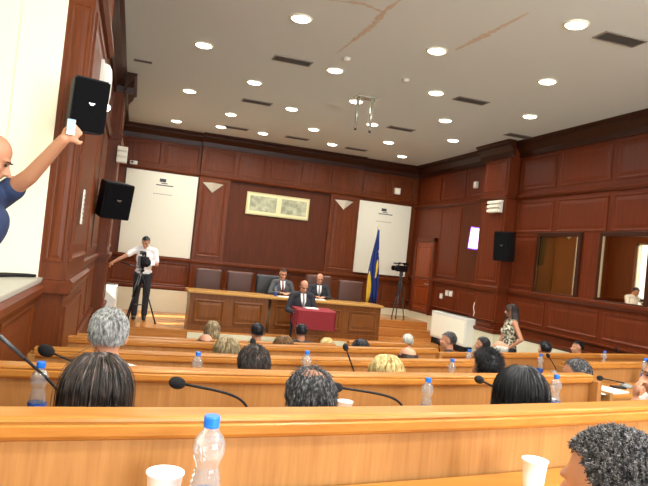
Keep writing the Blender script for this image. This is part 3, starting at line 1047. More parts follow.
o = obj('microphone_cable', MB().tube([(XL - .28, 3.5, LZ + .009), (XL - .25, 3.9, LZ + .009), (XL - .16, 4.02, LZ + .009), (XL - .05, 4.085, LZ + .009), (XL - .01, 4.08, LZ + .009), (XL - .02, 4.05, LZ + .009), (XL - .1, 3.98, LZ + .009), (XL - .2, 3.8, LZ + .009), (XL - .24, 3.4, LZ + .009)], .009, 8), M['black'], None, True)
tag(o, 'black cable looped on the pale ledge under the man filming', 'cable')
o = obj('wall_cable', MB().tube([(6.655, 11.02, CZ - .60), (6.65, 11.04, CZ - .7), (6.655, 11.0, CZ - .8), (6.65, 11.02, CZ - .88)], .008, 8), M['white'], None, True)
tag(o, 'short white cable hanging on the right wall above the white cabinet', 'cable')


def console(label, x0, x1, y0, y1, z0, z1, side, zf):
    c = thing('console_heater', label, 'heater', ((x0 + x1) / 2, (y0 + y1) / 2, zf), group='white floor console units')
    obj('casing', MB().box(x0, x1, y0, y1, z0, z1, .02), M['white_plastic'], c)
    obj('dark_base', MB().box(x0 + .03, x1 - .03, y0 + .03, y1 - .03, zf, z0), M['black'], c)
    g = MB()
    for i in range(12):
        a = y0 + .08 + i * (y1 - y0 - .16) / 12
        g.box(x0 + .05, x1 - .05, a, a + (y1 - y0 - .16) / 24, z1 - .001, z1 + .004)
    obj('outlet_grille', g, M['greyp'], c)
    xs = x1 if side > 0 else x0
    f = MB().box(xs - .006, xs + .006, y0 + .06, y1 - .06, z0 + .05, z1 - .06, .004)
    obj('front_panel', f, M['white'], c)


console('long white console unit by the right wall beside the steps', 6.47, 6.72, 10.95, 12.45, CZ - 1.50, CZ - .93, -1, DZ)
console('white console unit in the left corner beside the tripod', -.47, -.18, 12.3, 12.95, CZ - 1.45, CZ - .95, 1, DZ)

# ------------------------------------------------------------------ dais desk, lectern, flag
def desk(label, x0, x1, y, zt, lip):
    d = thing('council_desk', label, 'desk', ((x0 + x1) / 2, y, DZ))
    obj('front_panel', MB().box(x0 + .05, x1 - .05, y, y + .05, DZ, zt - .05), M['desk'], d)
    n = max(2, round((x1 - x0) / .85)); pw = (x1 - x0 - .1) / n
    pm = MB()
    for i in range(n):
        pm.panel((0, y, 0), (1, 0, 0), (0, 0, 1), (0, -1, 0), x0 + .05 + i * pw + .1, x0 + .05 + (i + 1) * pw - .1, DZ + .16, zt - .16, .03, .045)
    pm.box(x0 + .05, x1 - .05, y - .025, y, DZ, DZ + .09)
    obj('moulding', pm, M['desk'], d)
    tp = MB().box(x0, x1, y - lip, y + .62, zt - .05, zt, .014)
    obj('desktop', tp, M['desktop'], d)
    for xe in (x0 + .05, x1 - .09):
        obj('end_panel', MB().box(xe, xe + .04, y + .05, y + .55, DZ, zt - .05), M['desk'], d)
    return d


desk('left section of the long oak desk, in front of the two empty chairs', 1.09, 2.70, 11.95, CZ - .88, .06)
desk('longer oak desk section behind the speaker, seating the two officials', 2.705, 5.16, 12.12, CZ - .90, .06)
LX, LY = at(311, 330, 11.0).x, 11.0
lt = thing('lectern', 'wooden lectern draped in red cloth', 'lectern', (LX, LY, 0))
zt = CZ - 1.01
obj('stand', MB().box(LX - .27, LX + .27, LY, LY + .34, 0, zt - .05), M['desk'], lt)
pm = MB().panel((0, LY, 0), (1, 0, 0), (0, 0, 1), (0, -1, 0), LX - .2, LX + .2, .3, zt - .45, .025, .04)
obj('moulding', pm, M['desk'], lt)
cm = MB()
cm.prism([(LY + .42, zt + .03), (LY + .42, zt), (LY - .08, zt - .01), (LY - .085, zt - .34), (LY - .10, zt - .34), (LY - .10, zt + .0), (LY - .07, zt + .02)], 'x', LX - .32, LX + .42)
for sx in (-.32, .42):
    xx = LX + sx
    cm.prism([(LY - .1, zt), (LY + .42, zt + .03), (LY + .40, zt - .20), (LY - .1, zt - .36)], 'x', xx - .012, xx + .012)
obj('red_cloth', cm, M['red'], lt)
o = obj('speech_papers', MB().box(LX - .12, LX + .12, LY + .02, LY + .3, zt + .028, zt + .036), M['paper'])
tag(o, 'white speech papers lying on the red lectern', 'papers')

fp = V((5.47, 13.6, DZ))
fg = thing('flag_on_pole', 'blue and yellow flag hanging from a pole behind the desk', 'flag', fp)
ztop = CZ + .78
obj('pole', MB().tube([fp, V((5.45, 13.6, ztop))], .014, 10), M['silver'], fg, True)
obj('finial', MB().lathe([(.004, .10), (.022, .05), (.016, .0), (.02, -.02)][::-1], (5.45, 13.6, ztop), 12), M['gold'], fg, True)
obj('stand', MB().lathe([(.16, 0), (.16, .03), (.03, .06), (.02, .2)], fp, 20), M['silver'], fg, True)


def drape(mb, pts):
    """folded cloth hanging from the pole: rows of (z, left, right) with pleats"""
    prev = None
    nn = 26
    for z, a, b in pts:
        row = []
        for i in range(nn + 1):
            t = i / nn
            row.append(mb.b.verts.new((5.46 + a + (b - a) * t, 13.56 + .035 * sin(t * 15 + z * 1.5) * min(1, (ztop - z) * 2), z)))
        if prev:
            for i in range(nn):
                mb.b.faces.new((prev[i], prev[i + 1], row[i + 1], row[i]))
        prev = row
    return mb


def fl(o):
    s = o.modifiers.new('thick', 'SOLIDIFY'); s.thickness = .006
    return o


rows = [(ztop - .02, -.01, .02), (ztop - .3, -.06, .04), (ztop - .7, -.12, .07), (ztop - 1.0, -.15, .10), (ztop - 1.3, -.14, .12), (ztop - 1.55, -.09, .12), (ztop - 1.75, -.02, .10)]
fl(obj('blue_cloth', drape(MB(), rows), M['blue'], fg, True))
ym = MB()
yr = [(ztop - 1.0, -.15, -.14), (ztop - 1.15, -.17, -.10), (ztop - 1.3, -.17, -.07), (ztop - 1.45, -.17, -.06), (ztop - 1.6, -.16, -.08), (ztop - 1.75, -.15, -.11)]
prev = None
for z, a, b in yr:
    row = [ym.b.verts.new((5.46 + a + (b - a) * i / 12, 13.51 + .02 * sin(i * 1.1 + z * 2), z)) for i in range(13)]
    if prev:
        for i in range(12):
            ym.b.faces.new((prev[i], prev[i + 1], row[i + 1], row[i]))
    prev = row
fl(obj('yellow_edge', ym, M['yellow'], fg, True))
ym = MB()
prev = None
for z, a, b in ((ztop - .72, .02, .035), (ztop - .85, -.0, .06), (ztop - 1.0, .01, .05), (ztop - 1.15, .0, .03)):
    row = [ym.b.verts.new((5.46 + a + (b - a) * i / 6, 13.505, z)) for i in range(7)]
    if prev:
        for i in range(6):
            ym.b.faces.new((prev[i], prev[i + 1], row[i + 1], row[i]))
    prev = row
fl(obj('yellow_emblem', ym, M['yellow'], fg))
st = MB()
for dx, dz in ((.03, -.52), (.045, -.56), (.055, -.62)):
    pts = [(5.46 + dx + (.022 if k % 2 == 0 else .009) * sin(k * pi / 5), ztop + dz + (.022 if k % 2 == 0 else .009) * cos(k * pi / 5)) for k in range(10)]
    st.prism(pts, 'y', 13.50, 13.51)
obj('white_star', st, M['white_plastic'], fg)


def chair(label, c, zt, mat, wd=.56, face=0):
    """high-backed office armchair facing the hall; c is on the dais"""
    h = thing('leather_chair', label, 'chair', c, face, 'high backed chairs behind the desk')
    zb = zt - c[2]
    obj('backrest', MB().box(-wd / 2, wd / 2, .20, .32, .5, zb, .045), mat, h, True, False)
    obj('seat', MB().box(-wd / 2 + .02, wd / 2 - .02, -.25, .24, .40, .50, .035), mat, h, True, False)
    for sx in (-1, 1):
        obj('armrest', MB().tube([(sx * wd * .46, .2, .68), (sx * wd * .5, .0, .69), (sx * wd * .5, -.2, .66), (sx * wd * .46, -.2, .46)], .022, 8), M['dleather'], h, True, False)
    obj('column', MB().tube([(0, 0, .07), (0, 0, .41)], .03, 10), M['black'], h, True, False)
    bs = MB()
    for k in range(5):
        a = 2 * pi * k / 5
        bs.tube([(0, 0, .08), (.28 * cos(a), .28 * sin(a), .05)], [.025, .018], 8)
        bs.ell((.28 * cos(a), .28 * sin(a), .027), (.026, .026, .026), None, 10, 8)
    obj('star_base', bs, M['black'], h, True, False)


chair('empty brown leather chair at the left end of the desk', (1.60, 13.0, DZ), CZ - .50, M['leather'])
chair('empty brown leather chair left of the official in grey', (2.27, 13.0, DZ), CZ - .50, M['leather'])
chair('dark leather chair holding the official in grey', (2.93, 13.02, DZ), CZ - .52, M['dleather'], .60)
chair('brown leather chair behind the official in the black suit', (4.06, 13.1, DZ), CZ - .42, M['leather'], .6)
chair('empty brown leather chair nearest the flag', (4.80, 13.0, DZ), CZ - .48, M['leather'], .6)

# ------------------------------------------------------------------ people
CACHE = {}


def remesh(prims, vox, smooth=3):
    mb = MB()
    for p in prims:
        if p[0] == 'e':
            mb.ell(p[1], p[2], p[3] if len(p) > 3 else None, 18, 12)
        else:
            mb.capsule(p[1], p[2], p[3], p[4], 14)
    me = mb.done('tmp')
    o = bpy.data.objects.new('tmp', me); C.objects.link(o)
    m = o.modifiers.new('r', 'REMESH'); m.mode = 'VOXEL'; m.voxel_size = vox; m.use_smooth_shade = True
    s = o.modifiers.new('s', 'SMOOTH'); s.factor = .5; s.iterations = smooth
    dg = bpy.context.evaluated_depsgraph_get()
    out = bpy.data.meshes.new_from_object(o.evaluated_get(dg), depsgraph=dg)
    bpy.data.objects.remove(o); bpy.data.meshes.remove(me)
    for p in out.polygons:
        p.use_smooth = True
    return out


def infl(prims, d):
    out = []
    for p in prims:
        if p[0] == 'e':
            out.append(('e', p[1], tuple(q + d for q in p[2])) + tuple(p[3:]))
        else:
            out.append(('c', p[1], p[2], p[3] + d, p[4] + d))
    return out


def head_rot(yaw, pitch, roll=0):
    return Matrix.Rotation(yaw, 3, 'Z') @ Matrix.Rotation(pitch, 3, 'X') @ Matrix.Rotation(roll, 3, 'Y')


def head_prims(c, R3):
    c = V(c)
    P = lambda x, y, z: c + R3 @ V((x, y, z))
    e = lambda x, y, z, r: ('e', P(x, y, z), r, R3)
    pr = [e(0, -.012, .03, (.074, .093, .085)), e(0, .028, -.042, (.056, .064, .076)), e(0, .066, -.096, (.026, .022, .02)),
          e(0, .074, .024, (.05, .018, .013)), e(0, .086, -.066, (.024, .011, .006)), e(0, .087, -.056, (.022, .012, .006)),
          e(.034, .058, -.026, (.024, .026, .024)), e(-.034, .058, -.026, (.024, .026, .024)),
          e(.077, -.008, -.008, (.009, .02, .031)), e(-.077, -.008, -.008, (.009, .02, .031)),
          ('c', P(0, .09, .004), P(0, .112, -.03), .008, .014), e(.012, .102, -.034, (.009, .01, .008)), e(-.012, .102, -.034, (.009, .01, .008))]
    return pr


def hand_prims(w, d, up, curl=.5, thumb=1):
    """palm, four unequal bent fingers and a thumb, from wrist w along d; up = back of the hand"""
    w, d, up = V(w), V(d).normalized(), V(up)
    up = (up - d * up.dot(d)).normalized()
    sd = d.cross(up) * thumb
    q = Matrix((sd, d, up)).transposed()
    pr = [('e', w + d * .05, (.041, .052, .017), q)]
    for i, L in enumerate((.070, .079, .074, .058)):
        b = w + d * .09 + sd * (.030 - i * .020)
        d1 = (d * cos(curl * .7) - up * sin(curl * .7)).normalized()
        d2 = (d * cos(curl * 1.9) - up * sin(curl * 1.9)).normalized()
        d3 = (d * cos(curl * 2.8) - up * sin(curl * 2.8)).normalized()
        k1 = b + d1 * L * .5; k2 = k1 + d2 * L * .3
        pr += [('c', b - d * .02, k1, .0095, .009), ('c', k1, k2, .009, .0083), ('c', k2, k2 + d3 * L * .22, .0083, .0072)]
    tb = w + d * .03 + sd * .03
    t1 = tb + (d * .6 + sd * .7).normalized() * .035
    t2 = t1 + (d * .85 + sd * .15 - up * .4 * curl).normalized() * .03
    pr += [('c', tb - sd * .012, t1, .013, .011), ('c', t1, t2, .011, .008)]
    return pr


def pose_prims(J):
    """J: joints -> dict of prim lists (torso, head, arms, legs, hands, feet)"""
    g = {k: V(v) for k, v in J.items() if k[:2] in ('pe', 'ch', 'nk', 'hd', 'sh', 'el', 'wr', 'hp', 'kn', 'an')}
    pel, ch, nk, hd = g['pel'], g['ch'], g['nk'], g['hd']
    ax = (ch - pel).normalized()
    s = (g['shR'] - g['shL']).normalized()
    fwd = ax.cross(s) * -1
    q = Matrix((s, s.cross(ax) * -1, ax)).transposed()
    f = J.get('fem', 0)
    wd = .9 if f else 1
    T = [('e', pel, (.165, .115, .12), q), ('e', pel.lerp(ch, .5), (.145 * wd, .11, .15), q), ('e', ch, (.165 * wd, .112, .17), q),
         ('c', g['shL'].lerp(nk, .12), g['shR'].lerp(nk, .12), .058, .058), ('c', g['shL'].lerp(nk, .1), nk, .055, .055), ('c', g['shR'].lerp(nk, .1), nk, .055, .055)]
    if f:
        for sx in (-1, 1):
            T.append(('e', ch + s * .07 * sx + q @ V((0, .075, 0)), (.06, .055, .06)))
    R3 = head_rot(*J.get('hrot', (0, 0, 0)))
    Nk = [('c', nk - V((0, 0, .03)), hd + R3 @ V((0, -.02, -.07)), .06 * wd, .054 * wd)]
    UA, FA, TH, CA, HN, FT = [], [], [], [], [], []
    for S in 'LR':
        UA.append(('c', g['sh' + S], g['el' + S], .050 * wd, .040 * wd))
        FA.append(('c', g['el' + S], g['wr' + S], .040 * wd, .027 * wd))
        d = (g['wr' + S] - g['el' + S]).normalized()
        hd_, up, cu = J.get('hand' + S, (None, (0, 0, 1), .5))
        HN += hand_prims(g['wr' + S], V(hd_) if hd_ else d, up, cu, 1 if S == 'L' else -1)
        TH.append(('c', g['hp' + S], g['kn' + S], .085, .056))
        CA.append(('c', g['kn' + S], g['an' + S], .056, .036))
        fd = V(J.get('foot' + S, (0, 1, 0)))
        FT.append(('c', g['an' + S] + V((0, 0, -.035)) - fd * .03, g['an' + S] + V((0, 0, -.042)) + fd * .15, .042, .034))
    return dict(T=T, N=Nk, HD=head_prims(hd, R3), UA=UA, FA=FA, HN=HN, TH=TH, CA=CA, FT=FT, R3=R3, hd=hd)


STAND = dict(pel=(0, 0, .96), ch=(0, 0, 1.26), nk=(0, -.01, 1.46), hd=(0, .02, 1.625), shL=(-.185, 0, 1.42), shR=(.185, 0, 1.42),
             elL=(-.22, .0, 1.13), elR=(.22, 0, 1.13), wrL=(-.22, .10, .90), wrR=(.22, .10, .90), hpL=(-.09, 0, .93), hpR=(.09, 0, .93),
             knL=(-.1, .02, .5), knR=(.1, .02, .5), anL=(-.1, 0, .08), anR=(.1, 0, .08))
SEAT = dict(pel=(0, 0, .55), ch=(0, .03, .84), nk=(0, .03, 1.03), hd=(0, .055, 1.19), shL=(-.18, .03, .99), shR=(.18, .03, .99),
            elL=(-.23, .14, .76), elR=(.23, .14, .76), wrL=(-.13, .36, .78), wrR=(.13, .36, .78), hpL=(-.09, .02, .53), hpR=(.09, .02, .53),
            knL=(-.11, .42, .50), knR=(.11, .42, .50), anL=(-.11, .42, .08), anR=(.11, .42, .08))


def hair_mesh(style, seed=1, strands=900, L=.035, vol=1.0):
    """hair in head space (head centre at 0, face towards +y)"""
    rnd = random.Random(seed)
    mb = MB()
    cr = V((0, -.012, .03)); rr = V((.078, .097, .089)) * vol

    def ok(n):
        z, y, x = n.z, n.y, abs(n.x)
        if seed == 31 and n.x > .15 and z > .35 and mnoise.noise(n * 3.1) + n.x * .5 > .28:
            return False
        if style in ('short', 'curly', 'long', 'bob'):
            hl = .50 if y > .25 else (-.05 if y > -.1 else (-.52 if style in ('short', 'curly') else -.62))
            if y > -.1 and y <= .25:
                hl = -.05 + (y + .1) / .35 * .45
            return z > hl
        if style == 'crown':                     # thinning on the crown but combed hair round it
            if z > .72 and y > -.62 and rnd.random() > .35:
                return False
            return z > (.55 if y > .25 else (-.02 if y > -.1 else -.6))
        if style == 'ring':                       # bald dome with a band of hair
            return -.62 < z < (.42 if y < -.3 else .25) and y < .25
        return False

    if style in ('short', 'curly', 'long', 'bob', 'ring', 'crown'):
        g = bmesh.ops.create_uvsphere(mb.b, u_segments=40, v_segments=28, radius=1)
        kill = []
        for f in mb.b.faces:
            n = f.calc_center_median().normalized()
            st = style
            keep = ok(n) if style != 'crown' else (n.z > (.55 if n.y > .25 else (-.02 if n.y > -.1 else -.6)) and not (n.z > .80 and n.y > -.5))
            if not keep:
                kill.append(f)
        bmesh.ops.delete(mb.b, geom=kill, context='FACES')
        amp = .16 if style == 'curly' else .05
        for v in mb.b.verts:
            n = v.co.normalized()
            k = 1.0 + amp * mnoise.noise(n * (7 if style == 'curly' else 5) + V((seed, 0, 0))) * .8
            v.co = cr + V((n.x * rr.x, n.y * rr.y, n.z * rr.z)) * k
    if style in ('long', 'bob'):
        drop = .30 if style == 'long' else .13
        nphi, nz = 110, 22
        for k0 in range(nphi):
            pass
        cols = []
        span = RAD(108)
        for i in range(nphi + 1):
            ph = -span + 2 * span * i / nphi            # 0 = back of the head
            dx, dy = sin(ph), -cos(ph)
            clump = 1 + .035 * sin(ph * 17 + seed) + .03 * sin(ph * 41 + seed * 2) + .02 * rnd.random()
            col = []
            for j in range(nz + 1):
                t = j / nz
                if t < .45:
                    a = pi / 2 * (1 - t / .45)
                    p = cr + V((dx * rr.x * cos(a), dy * rr.y * cos(a), rr.z * sin(a))) * (1.05 * clump if t > .1 else 1.03)
                else:
                    q = (t - .45) / .55
                    w = 1.05 + .22 * sin(q * pi * .75) - (.15 * q if style == 'bob' else .0)
                    p = cr + V((dx * rr.x * w * clump, dy * rr.y * w * clump, 0)) + V((0, 0, -drop * q))
                col.append(mb.b.verts.new(p))
            cols.append(col)
        for A, B in zip(cols, cols[1:]):
            for j in range(nz):
                mb.b.faces.new((A[j], A[j + 1], B[j + 1], B[j]))
    # strands
    made = 0
    tries = 0
    while made < strands and tries < strands * 12:
        tries += 1
        n = V((rnd.gauss(0, 1), rnd.gauss(0, 1), rnd.gauss(0, 1))).normalized()
        if not ok(n):
            continue
        made += 1
        p = cr + V((n.x * rr.x, n.y * rr.y, n.z * rr.z)) * .98
        Ls = L * (.6 + .8 * rnd.random())
        seg = 5 if style not in ('long', 'bob') else 9
        if style in ('long', 'bob'):
            Ls = .10 + (.26 if style == 'long' else .12) * rnd.random()
        path = [p.copy()]
        jit = V((rnd.gauss(0, 1), rnd.gauss(0, 1), rnd.gauss(0, 1))) * (.55 if style == 'curly' else (.05 if style in ('long', 'bob') else .14))
        for k in range(seg):
            q = path[-1]
            nn = V(((q.x - cr.x) / rr.x ** 2, (q.y - cr.y) / rr.y ** 2, (q.z - cr.z) / rr.z ** 2)).normalized()
            if style == 'curly':
                d = nn * .55 + jit + V((0, -.2, -.2)) * (k / seg) + V((rnd.gauss(0, .5), rnd.gauss(0, .5), rnd.gauss(0, .5)))
            else:
                down = V((n.x * .5, -.45, -.9))
                d = down - nn * down.dot(nn) * .9 + nn * (.35 if k == 0 else .03) + jit
                if style in ('long', 'bob'):
                    if q.z > cr.z + .01:
                        d = V((n.x * .6, n.y * .6 - .15, -.9)); d = d - nn * d.dot(nn) + jit * .5
                    else:
                        d = V((jit.x * .25, jit.y * .25, -1))
            q2 = q + d.normalized() * (Ls / seg)
            v = V(((q2.x - cr.x) / rr.x, (q2.y - cr.y) / rr.y, (q2.z - cr.z) / rr.z))
            lim = 1.04 if style in ('long', 'bob') else 1.015
            if v.length < lim and q2.z > cr.z - .05:
                v = v.normalized() * (lim + rnd.random() * .03)
                q2 = cr + V((v.x * rr.x, v.y * rr.y, v.z * rr.z))
            path.append(q2)
        wd = .0011
        mb.tube(path, [wd] * (len(path) - 1) + [wd * .3], 3, False)
    me = mb.done('hair', True)
    return me


def person(label, loc, rotz=0, scale=1, J=SEAT, key=None, skin='skin', top='shirt_blue', sleeves='short', bottom='jeans', hair=None, hcol=None,
           hseed=1, strands=500, L=.035, vol=1.0, vox=.011, eyes=False, suit=None, group=None, rot=None):
    """a person facing local +y, origin on the floor under the pelvis; body is one mesh, clothes and hair are children"""
    P = pose_prims(J)
    pr = thing('person', label, 'person', loc, rotz, group, scale, rot)
    ck = (key, vox, sleeves) if key else None
    if ck and ck in CACHE:
        mb, mt, ml, ms = CACHE[ck]
    else:
        mb = remesh(P['T'] + P['N'] + P['HD'] + P['UA'] + P['FA'] + P['HN'] + P['TH'] + P['CA'] + P['FT'], vox)
        tp = infl(P['T'], .014)
        ua = infl(P['UA'], .014)
        if sleeves == 'short':
            ua = [('c', p[1], V(p[1]).lerp(V(p[2]), J.get('slv', .75)), p[3], p[4] + .008) for p in ua]
        elif sleeves == 'none':
            ua = []
            tp = tp[:3] + [('c', V(p[1]).lerp(V(p[2]), .12), V(p[1]).lerp(V(p[2]), .88), p[3] - .004, p[4] - .004) for p in tp[3:4]] + tp[6:]
        if sleeves == 'long':
            ua = ua + [('c', p[1], V(p[1]).lerp(V(p[2]), .94), p[3], p[4] + .004) for p in infl(P['FA'], .013)]
        mt = remesh(tp + ua, max(vox, .009), 4)
        ml = remesh([('e', V(J['pel']) - V((0, 0, .02)), (.178, .128, .12))] + infl(P['TH'], .016) + [('c', p[1], V(p[1]).lerp(V(p[2]), .93), p[3], p[4] + .012) for p in infl(P['CA'], .014)], max(vox, .01), 4)
        ms = remesh(infl(P['FT'], .008), .01, 2)
        if ck:
            CACHE[ck] = (mb, mt, ml, ms)
    link('body', mb, M[skin], pr, False)
    sh = link('jacket' if suit else 'shirt', mt, M[top], pr, False)
    link('trousers', ml, M[bottom], pr, False)
    link('shoes', ms, M['shoe'], pr, False)
    R3, hd = P['R3'], P['hd']
    hm = Matrix.Translation(hd) @ R3.to_4x4()
    if hair:
        h = link('hair', hair_mesh(hair, hseed, strands, L, vol), H[hcol], pr, False)
        h.matrix_local = hm
    if eyes:
        for sx in (-1, 1):
            o = obj('eye', MB().ell((sx * .030, .083, .004), (.013, .008, .007), None, 10, 8), M['eye'], pr, True, False)
            o.matrix_local = hm
            o = obj('eyebrow', MB().tube([(sx * .014, .092, .022), (sx * .030, .093, .027), (sx * .048, .082, .022)], .0035, 6), H[hcol or 'black'], pr, True, False)
            o.matrix_local = hm
    if suit:                                       # white shirt front and tie in the jacket opening
        ch, nk = V(J['ch']), V(J['nk'])
        ax = (nk - ch).normalized()
        fw = V((0, 1, 0)) - ax * ax.y
        fw.normalize(); sd = ax.cross(fw)
        b0 = nk + fw * .062 + ax * .02; b1 = ch + fw * .128 - ax * .06
        m = MB()
        for k in (0, 1):
            pass
        v = [m.b.verts.new(p) for p in (b0 - sd * .055, b0 + sd * .055, (b0 + b1) / 2 + fw * .035 + sd * .045, b1 + fw * .014, (b0 + b1) / 2 + fw * .035 - sd * .045)]
        m.b.faces.new(v)
        r_ = bmesh.ops.extrude_face_region(m.b, geom=m.b.faces[:])
        for q in r_['geom']:
            if isinstance(q, bmesh.types.BMVert):
                q.co -= fw * .05
        obj('shirt_front', m, M['shirt_white'], pr, False, False)
        m = MB()
        mid = (b0 + b1) / 2 + fw * .04
        m.tube([b0 + fw * .01, mid, b1 + fw * .02], [.014, .02, .024], 8)
        obj('tie', m, M[suit], pr, True, False)
    return pr


def seat_at(px, ptop, Y, **kw):
    """seat a person so that the crown of the head is where the photo shows it"""
    p = at(px, ptop, Y)
    fl_ = kw.pop('floor')
    sc = (p.z - fl_) / 1.305
    sc2 = max(.86, min(1.14, sc))
    rz = kw.pop('rz', 0)
    off = Matrix.Rotation(rz, 3, 'Z') @ V((0, .055 * sc2, 0))
    return person(kw.pop('label'), (p.x - off.x, p.y - off.y, fl_ + (sc - sc2) * 1.305), rz, sc2, **kw)


A_, B_, C_, D_ = FLZ[1], FLZ[2], FLZ[3], FLZ[4]
common = dict(key='seat')
seat_at(100, 357, 1.88, floor=A_, label='woman with long dark brown hair seated at left, back to the camera', hair='long', hcol='darkbrown', top='maroon', strands=1600, vol=1.12, hseed=3, **common)
seat_at(312, 369, 1.90, floor=A_, label='balding man with dark greying hair seated centre, seen from behind', hair='crown', hcol='salt', top='suitg', strands=2200, L=.035, vol=1.03, hseed=5, **common)
seat_at(521, 368, 2.08, floor=A_, label='woman with straight shiny dark hair seated right of centre', hair='long', hcol='black', top='suit', strands=1600, vol=1.08, hseed=9, **common)
seat_at(111, 309, 3.02, floor=B_, label='grey haired man in a pale collar seated at left', hair='short', hcol='grey', top='shirt_white', strands=2200, L=.022, vol=1.02, hseed=4, **common)
seat_at(255, 346, 3.05, floor=B_, label='man with a round dark head of hair seated behind the second bench', hair='short', hcol='darkbrown', top='suitg', strands=1500, L=.03, vol=1.05, hseed=6, **common)
seat_at(387, 357, 3.14, floor=B_, label='person with pale blonde hair seated in the middle', hair='bob', hcol='blonde', top='olive', strands=1200, vol=1.12, hseed=8, **common)
seat_at(487.5, 350, 3.27, floor=B_, label='man with tousled dark hair between two bottles', hair='curly', hcol='black', top='suit', strands=1500, L=.03, vol=1.06, hseed=10, **common)
seat_at(228, 339, 4.25, floor=C_, label='person with flat ash blonde hair low behind the third bench', hair='bob', hcol='ash', top='olive', strands=700, vol=1.12, hseed=11, **common)
seat_at(408, 347, 4.35, floor=C_, label='bald man seated behind the blonde haired person', hair='ring', hcol='darkbrown', top='suit', strands=500, L=.02, hseed=12, **common)
seat_at(577, 359, 3.75, floor=C_ - .05, label='man with short greying hair turned sideways near the papers', hair='short', hcol='salt', top='suitg', strands=700, L=.02, hseed=13, rz=RAD(28), **common)
seat_at(500, 341, 5.86, floor=D_, label='bald man with pale fringe in front of the standing woman', hair='ring', hcol='white', top='suitg', strands=500, L=.02, hseed=14, **common)
seat_at(206, 334, 5.35, floor=D_, label='bald man seated low in front of the ash grey haired woman', hair='ring', hcol='darkbrown', top='suit', strands=400, L=.02, hseed=15, **common)
seat_at(284, 337, 5.40, floor=D_, label='person with smooth brown hair left of the lectern', hair='bob', hcol='brown', top='olive', strands=600, vol=1.1, hseed=16, **common)
seat_at(361, 340, 5.55, floor=D_, label='person with plain black hair below the right end of the desk', hair='short', hcol='black', top='suit', strands=600, hseed=17, vol=1.1, **common)
seat_at(213, 321, 7.0, floor=.0, label='woman with ash grey hair in the front row at left', hair='bob', hcol='ash', top='olive', strands=500, hseed=18, **common)
seat_at(258, 323, 7.0, floor=.0, label='dark haired person in a white collar in the front row', hair='short', hcol='black', top='shirt_white', strands=500, hseed=19, **common)
seat_at(302, 324, 7.6, floor=.0, label='dark haired person directly before the lectern', hair='short', hcol='black', top='suit', strands=500, hseed=20, **common)
seat_at(327, 338, 6.55, floor=.0, label='pale haired person low under the red cloth', hair='bob', hcol='blonde', top='shirt_white', strands=400, hseed=21, **common)
seat_at(408, 334, 7.6, floor=.0, label='white haired person before the platform steps', hair='short', hcol='white', top='suitg', strands=500, hseed=22, **common)
seat_at(449, 332, 7.1, floor=.0, label='dark haired man turned sideways below the white console', hair='short', hcol='salt', top='suit', strands=500, hseed=23, rz=RAD(60), **common)
seat_at(483, 337, 7.2, floor=.0, label='man with cropped dark hair left of the standing woman', hair='short', hcol='black', top='suit', strands=500, hseed=24, rz=RAD(40), **common)
seat_at(545, 341, 7.0, floor=.0, label='person with low black hair right of the standing woman', hair='short', hcol='black', top='suit', strands=500, hseed=25, **common)
seat_at(578, 341, 8.0, floor=.0, label='dark haired man looking left below the first mirror', hair='short', hcol='black', top='suitg', strands=500, hseed=26, rz=RAD(75), **common)

# man close by at the lower right
p0 = at(611, 496, .90)
Jm = dict(SEAT); Jm['hrot'] = (RAD(14), RAD(-4), 0)
fz = FLZ[0]
person('man with curly greying hair close by at the lower right', (p0.x, p0.y - .06, p0.z - 1.19), 0, 1, Jm, None, 'skin', 'suitg', 'long', 'jeans', 'curly', 'curlgrey', 31, 9000, .011, .99, .007)

# man in white at the right edge, hand raised to his face
Jw = dict(SEAT)
Jw.update(hrot=(0, RAD(-8), 0), elL=(-.20, .22, .80), wrL=(-.07, .20, 1.03), handL=((.25, -.05, 1), (0, 1, .2), .9), elR=(.2, .3, .80), wrR=(.06, .46, .80))
seat_at(662, 356, 3.05, floor=B_, label='man in a white shirt at the right edge, resting hand by his face', J=Jw, hair='short', hcol='black', top='shirt_white', strands=900, L=.02, hseed=32, rz=RAD(62), vox=.009, eyes=True)

# man filming from the gallery
sgm = at(-9, 157, 3.55)
sh = at(6, 181, 3.6); hn = at(64, 139, 3.3)
Jg = dict(STAND)
gl0 = V((-1.03, 3.50, .70))
sc = (sgm.z - .70) / 1.62
inv = lambda p: (Matrix.Rotation(RAD(90), 3, 'Z') @ (V(p) - gl0)) / sc
arm = inv(hn); shl = inv(sh)
# he faces +X (rotz -90), his left arm (towards +Y) reaches out
Jg.update(slv=.5, hd=tuple(inv(sgm)), ch=(0, .25, 1.24), nk=(0, .28, 1.44), hrot=(0, RAD(-28), 0), shR=(.17, .27, 1.40), elR=(.23, .16, 1.14), wrR=(.2, .05, .93), shL=(-.17, .31, 1.42), wrL=tuple(arm), elL=tuple((V((-.17, .31, 1.42)) * .48 + arm * .52) + V((0, .0, -.035))), handL=((-.45, .35, .5), (-.3, .5, .6), .8))
person('bald man in a navy polo filming from the gallery with outstretched arm', gl0, RAD(-90), sc, Jg, None, 'skin', 'polo', 'short', 'jeans', 'ring', 'darkbrown', 33, 500, .015, 1, .007, True)
ph = at(71, 127, 3.29)
pt = thing('mobile_phone', 'small phone held up by the man in the navy polo', 'phone', ph, rot=(RAD(-10), 0, RAD(10)))
obj('case', MB().box(-.020, .020, -.006, .006, -.04, .04, .004), M['silver'], pt, world=False)
obj('display', MB().box(-.018, .018, -.0075, -.005, -.02, .038), M['shirt_blue'], pt, world=False)

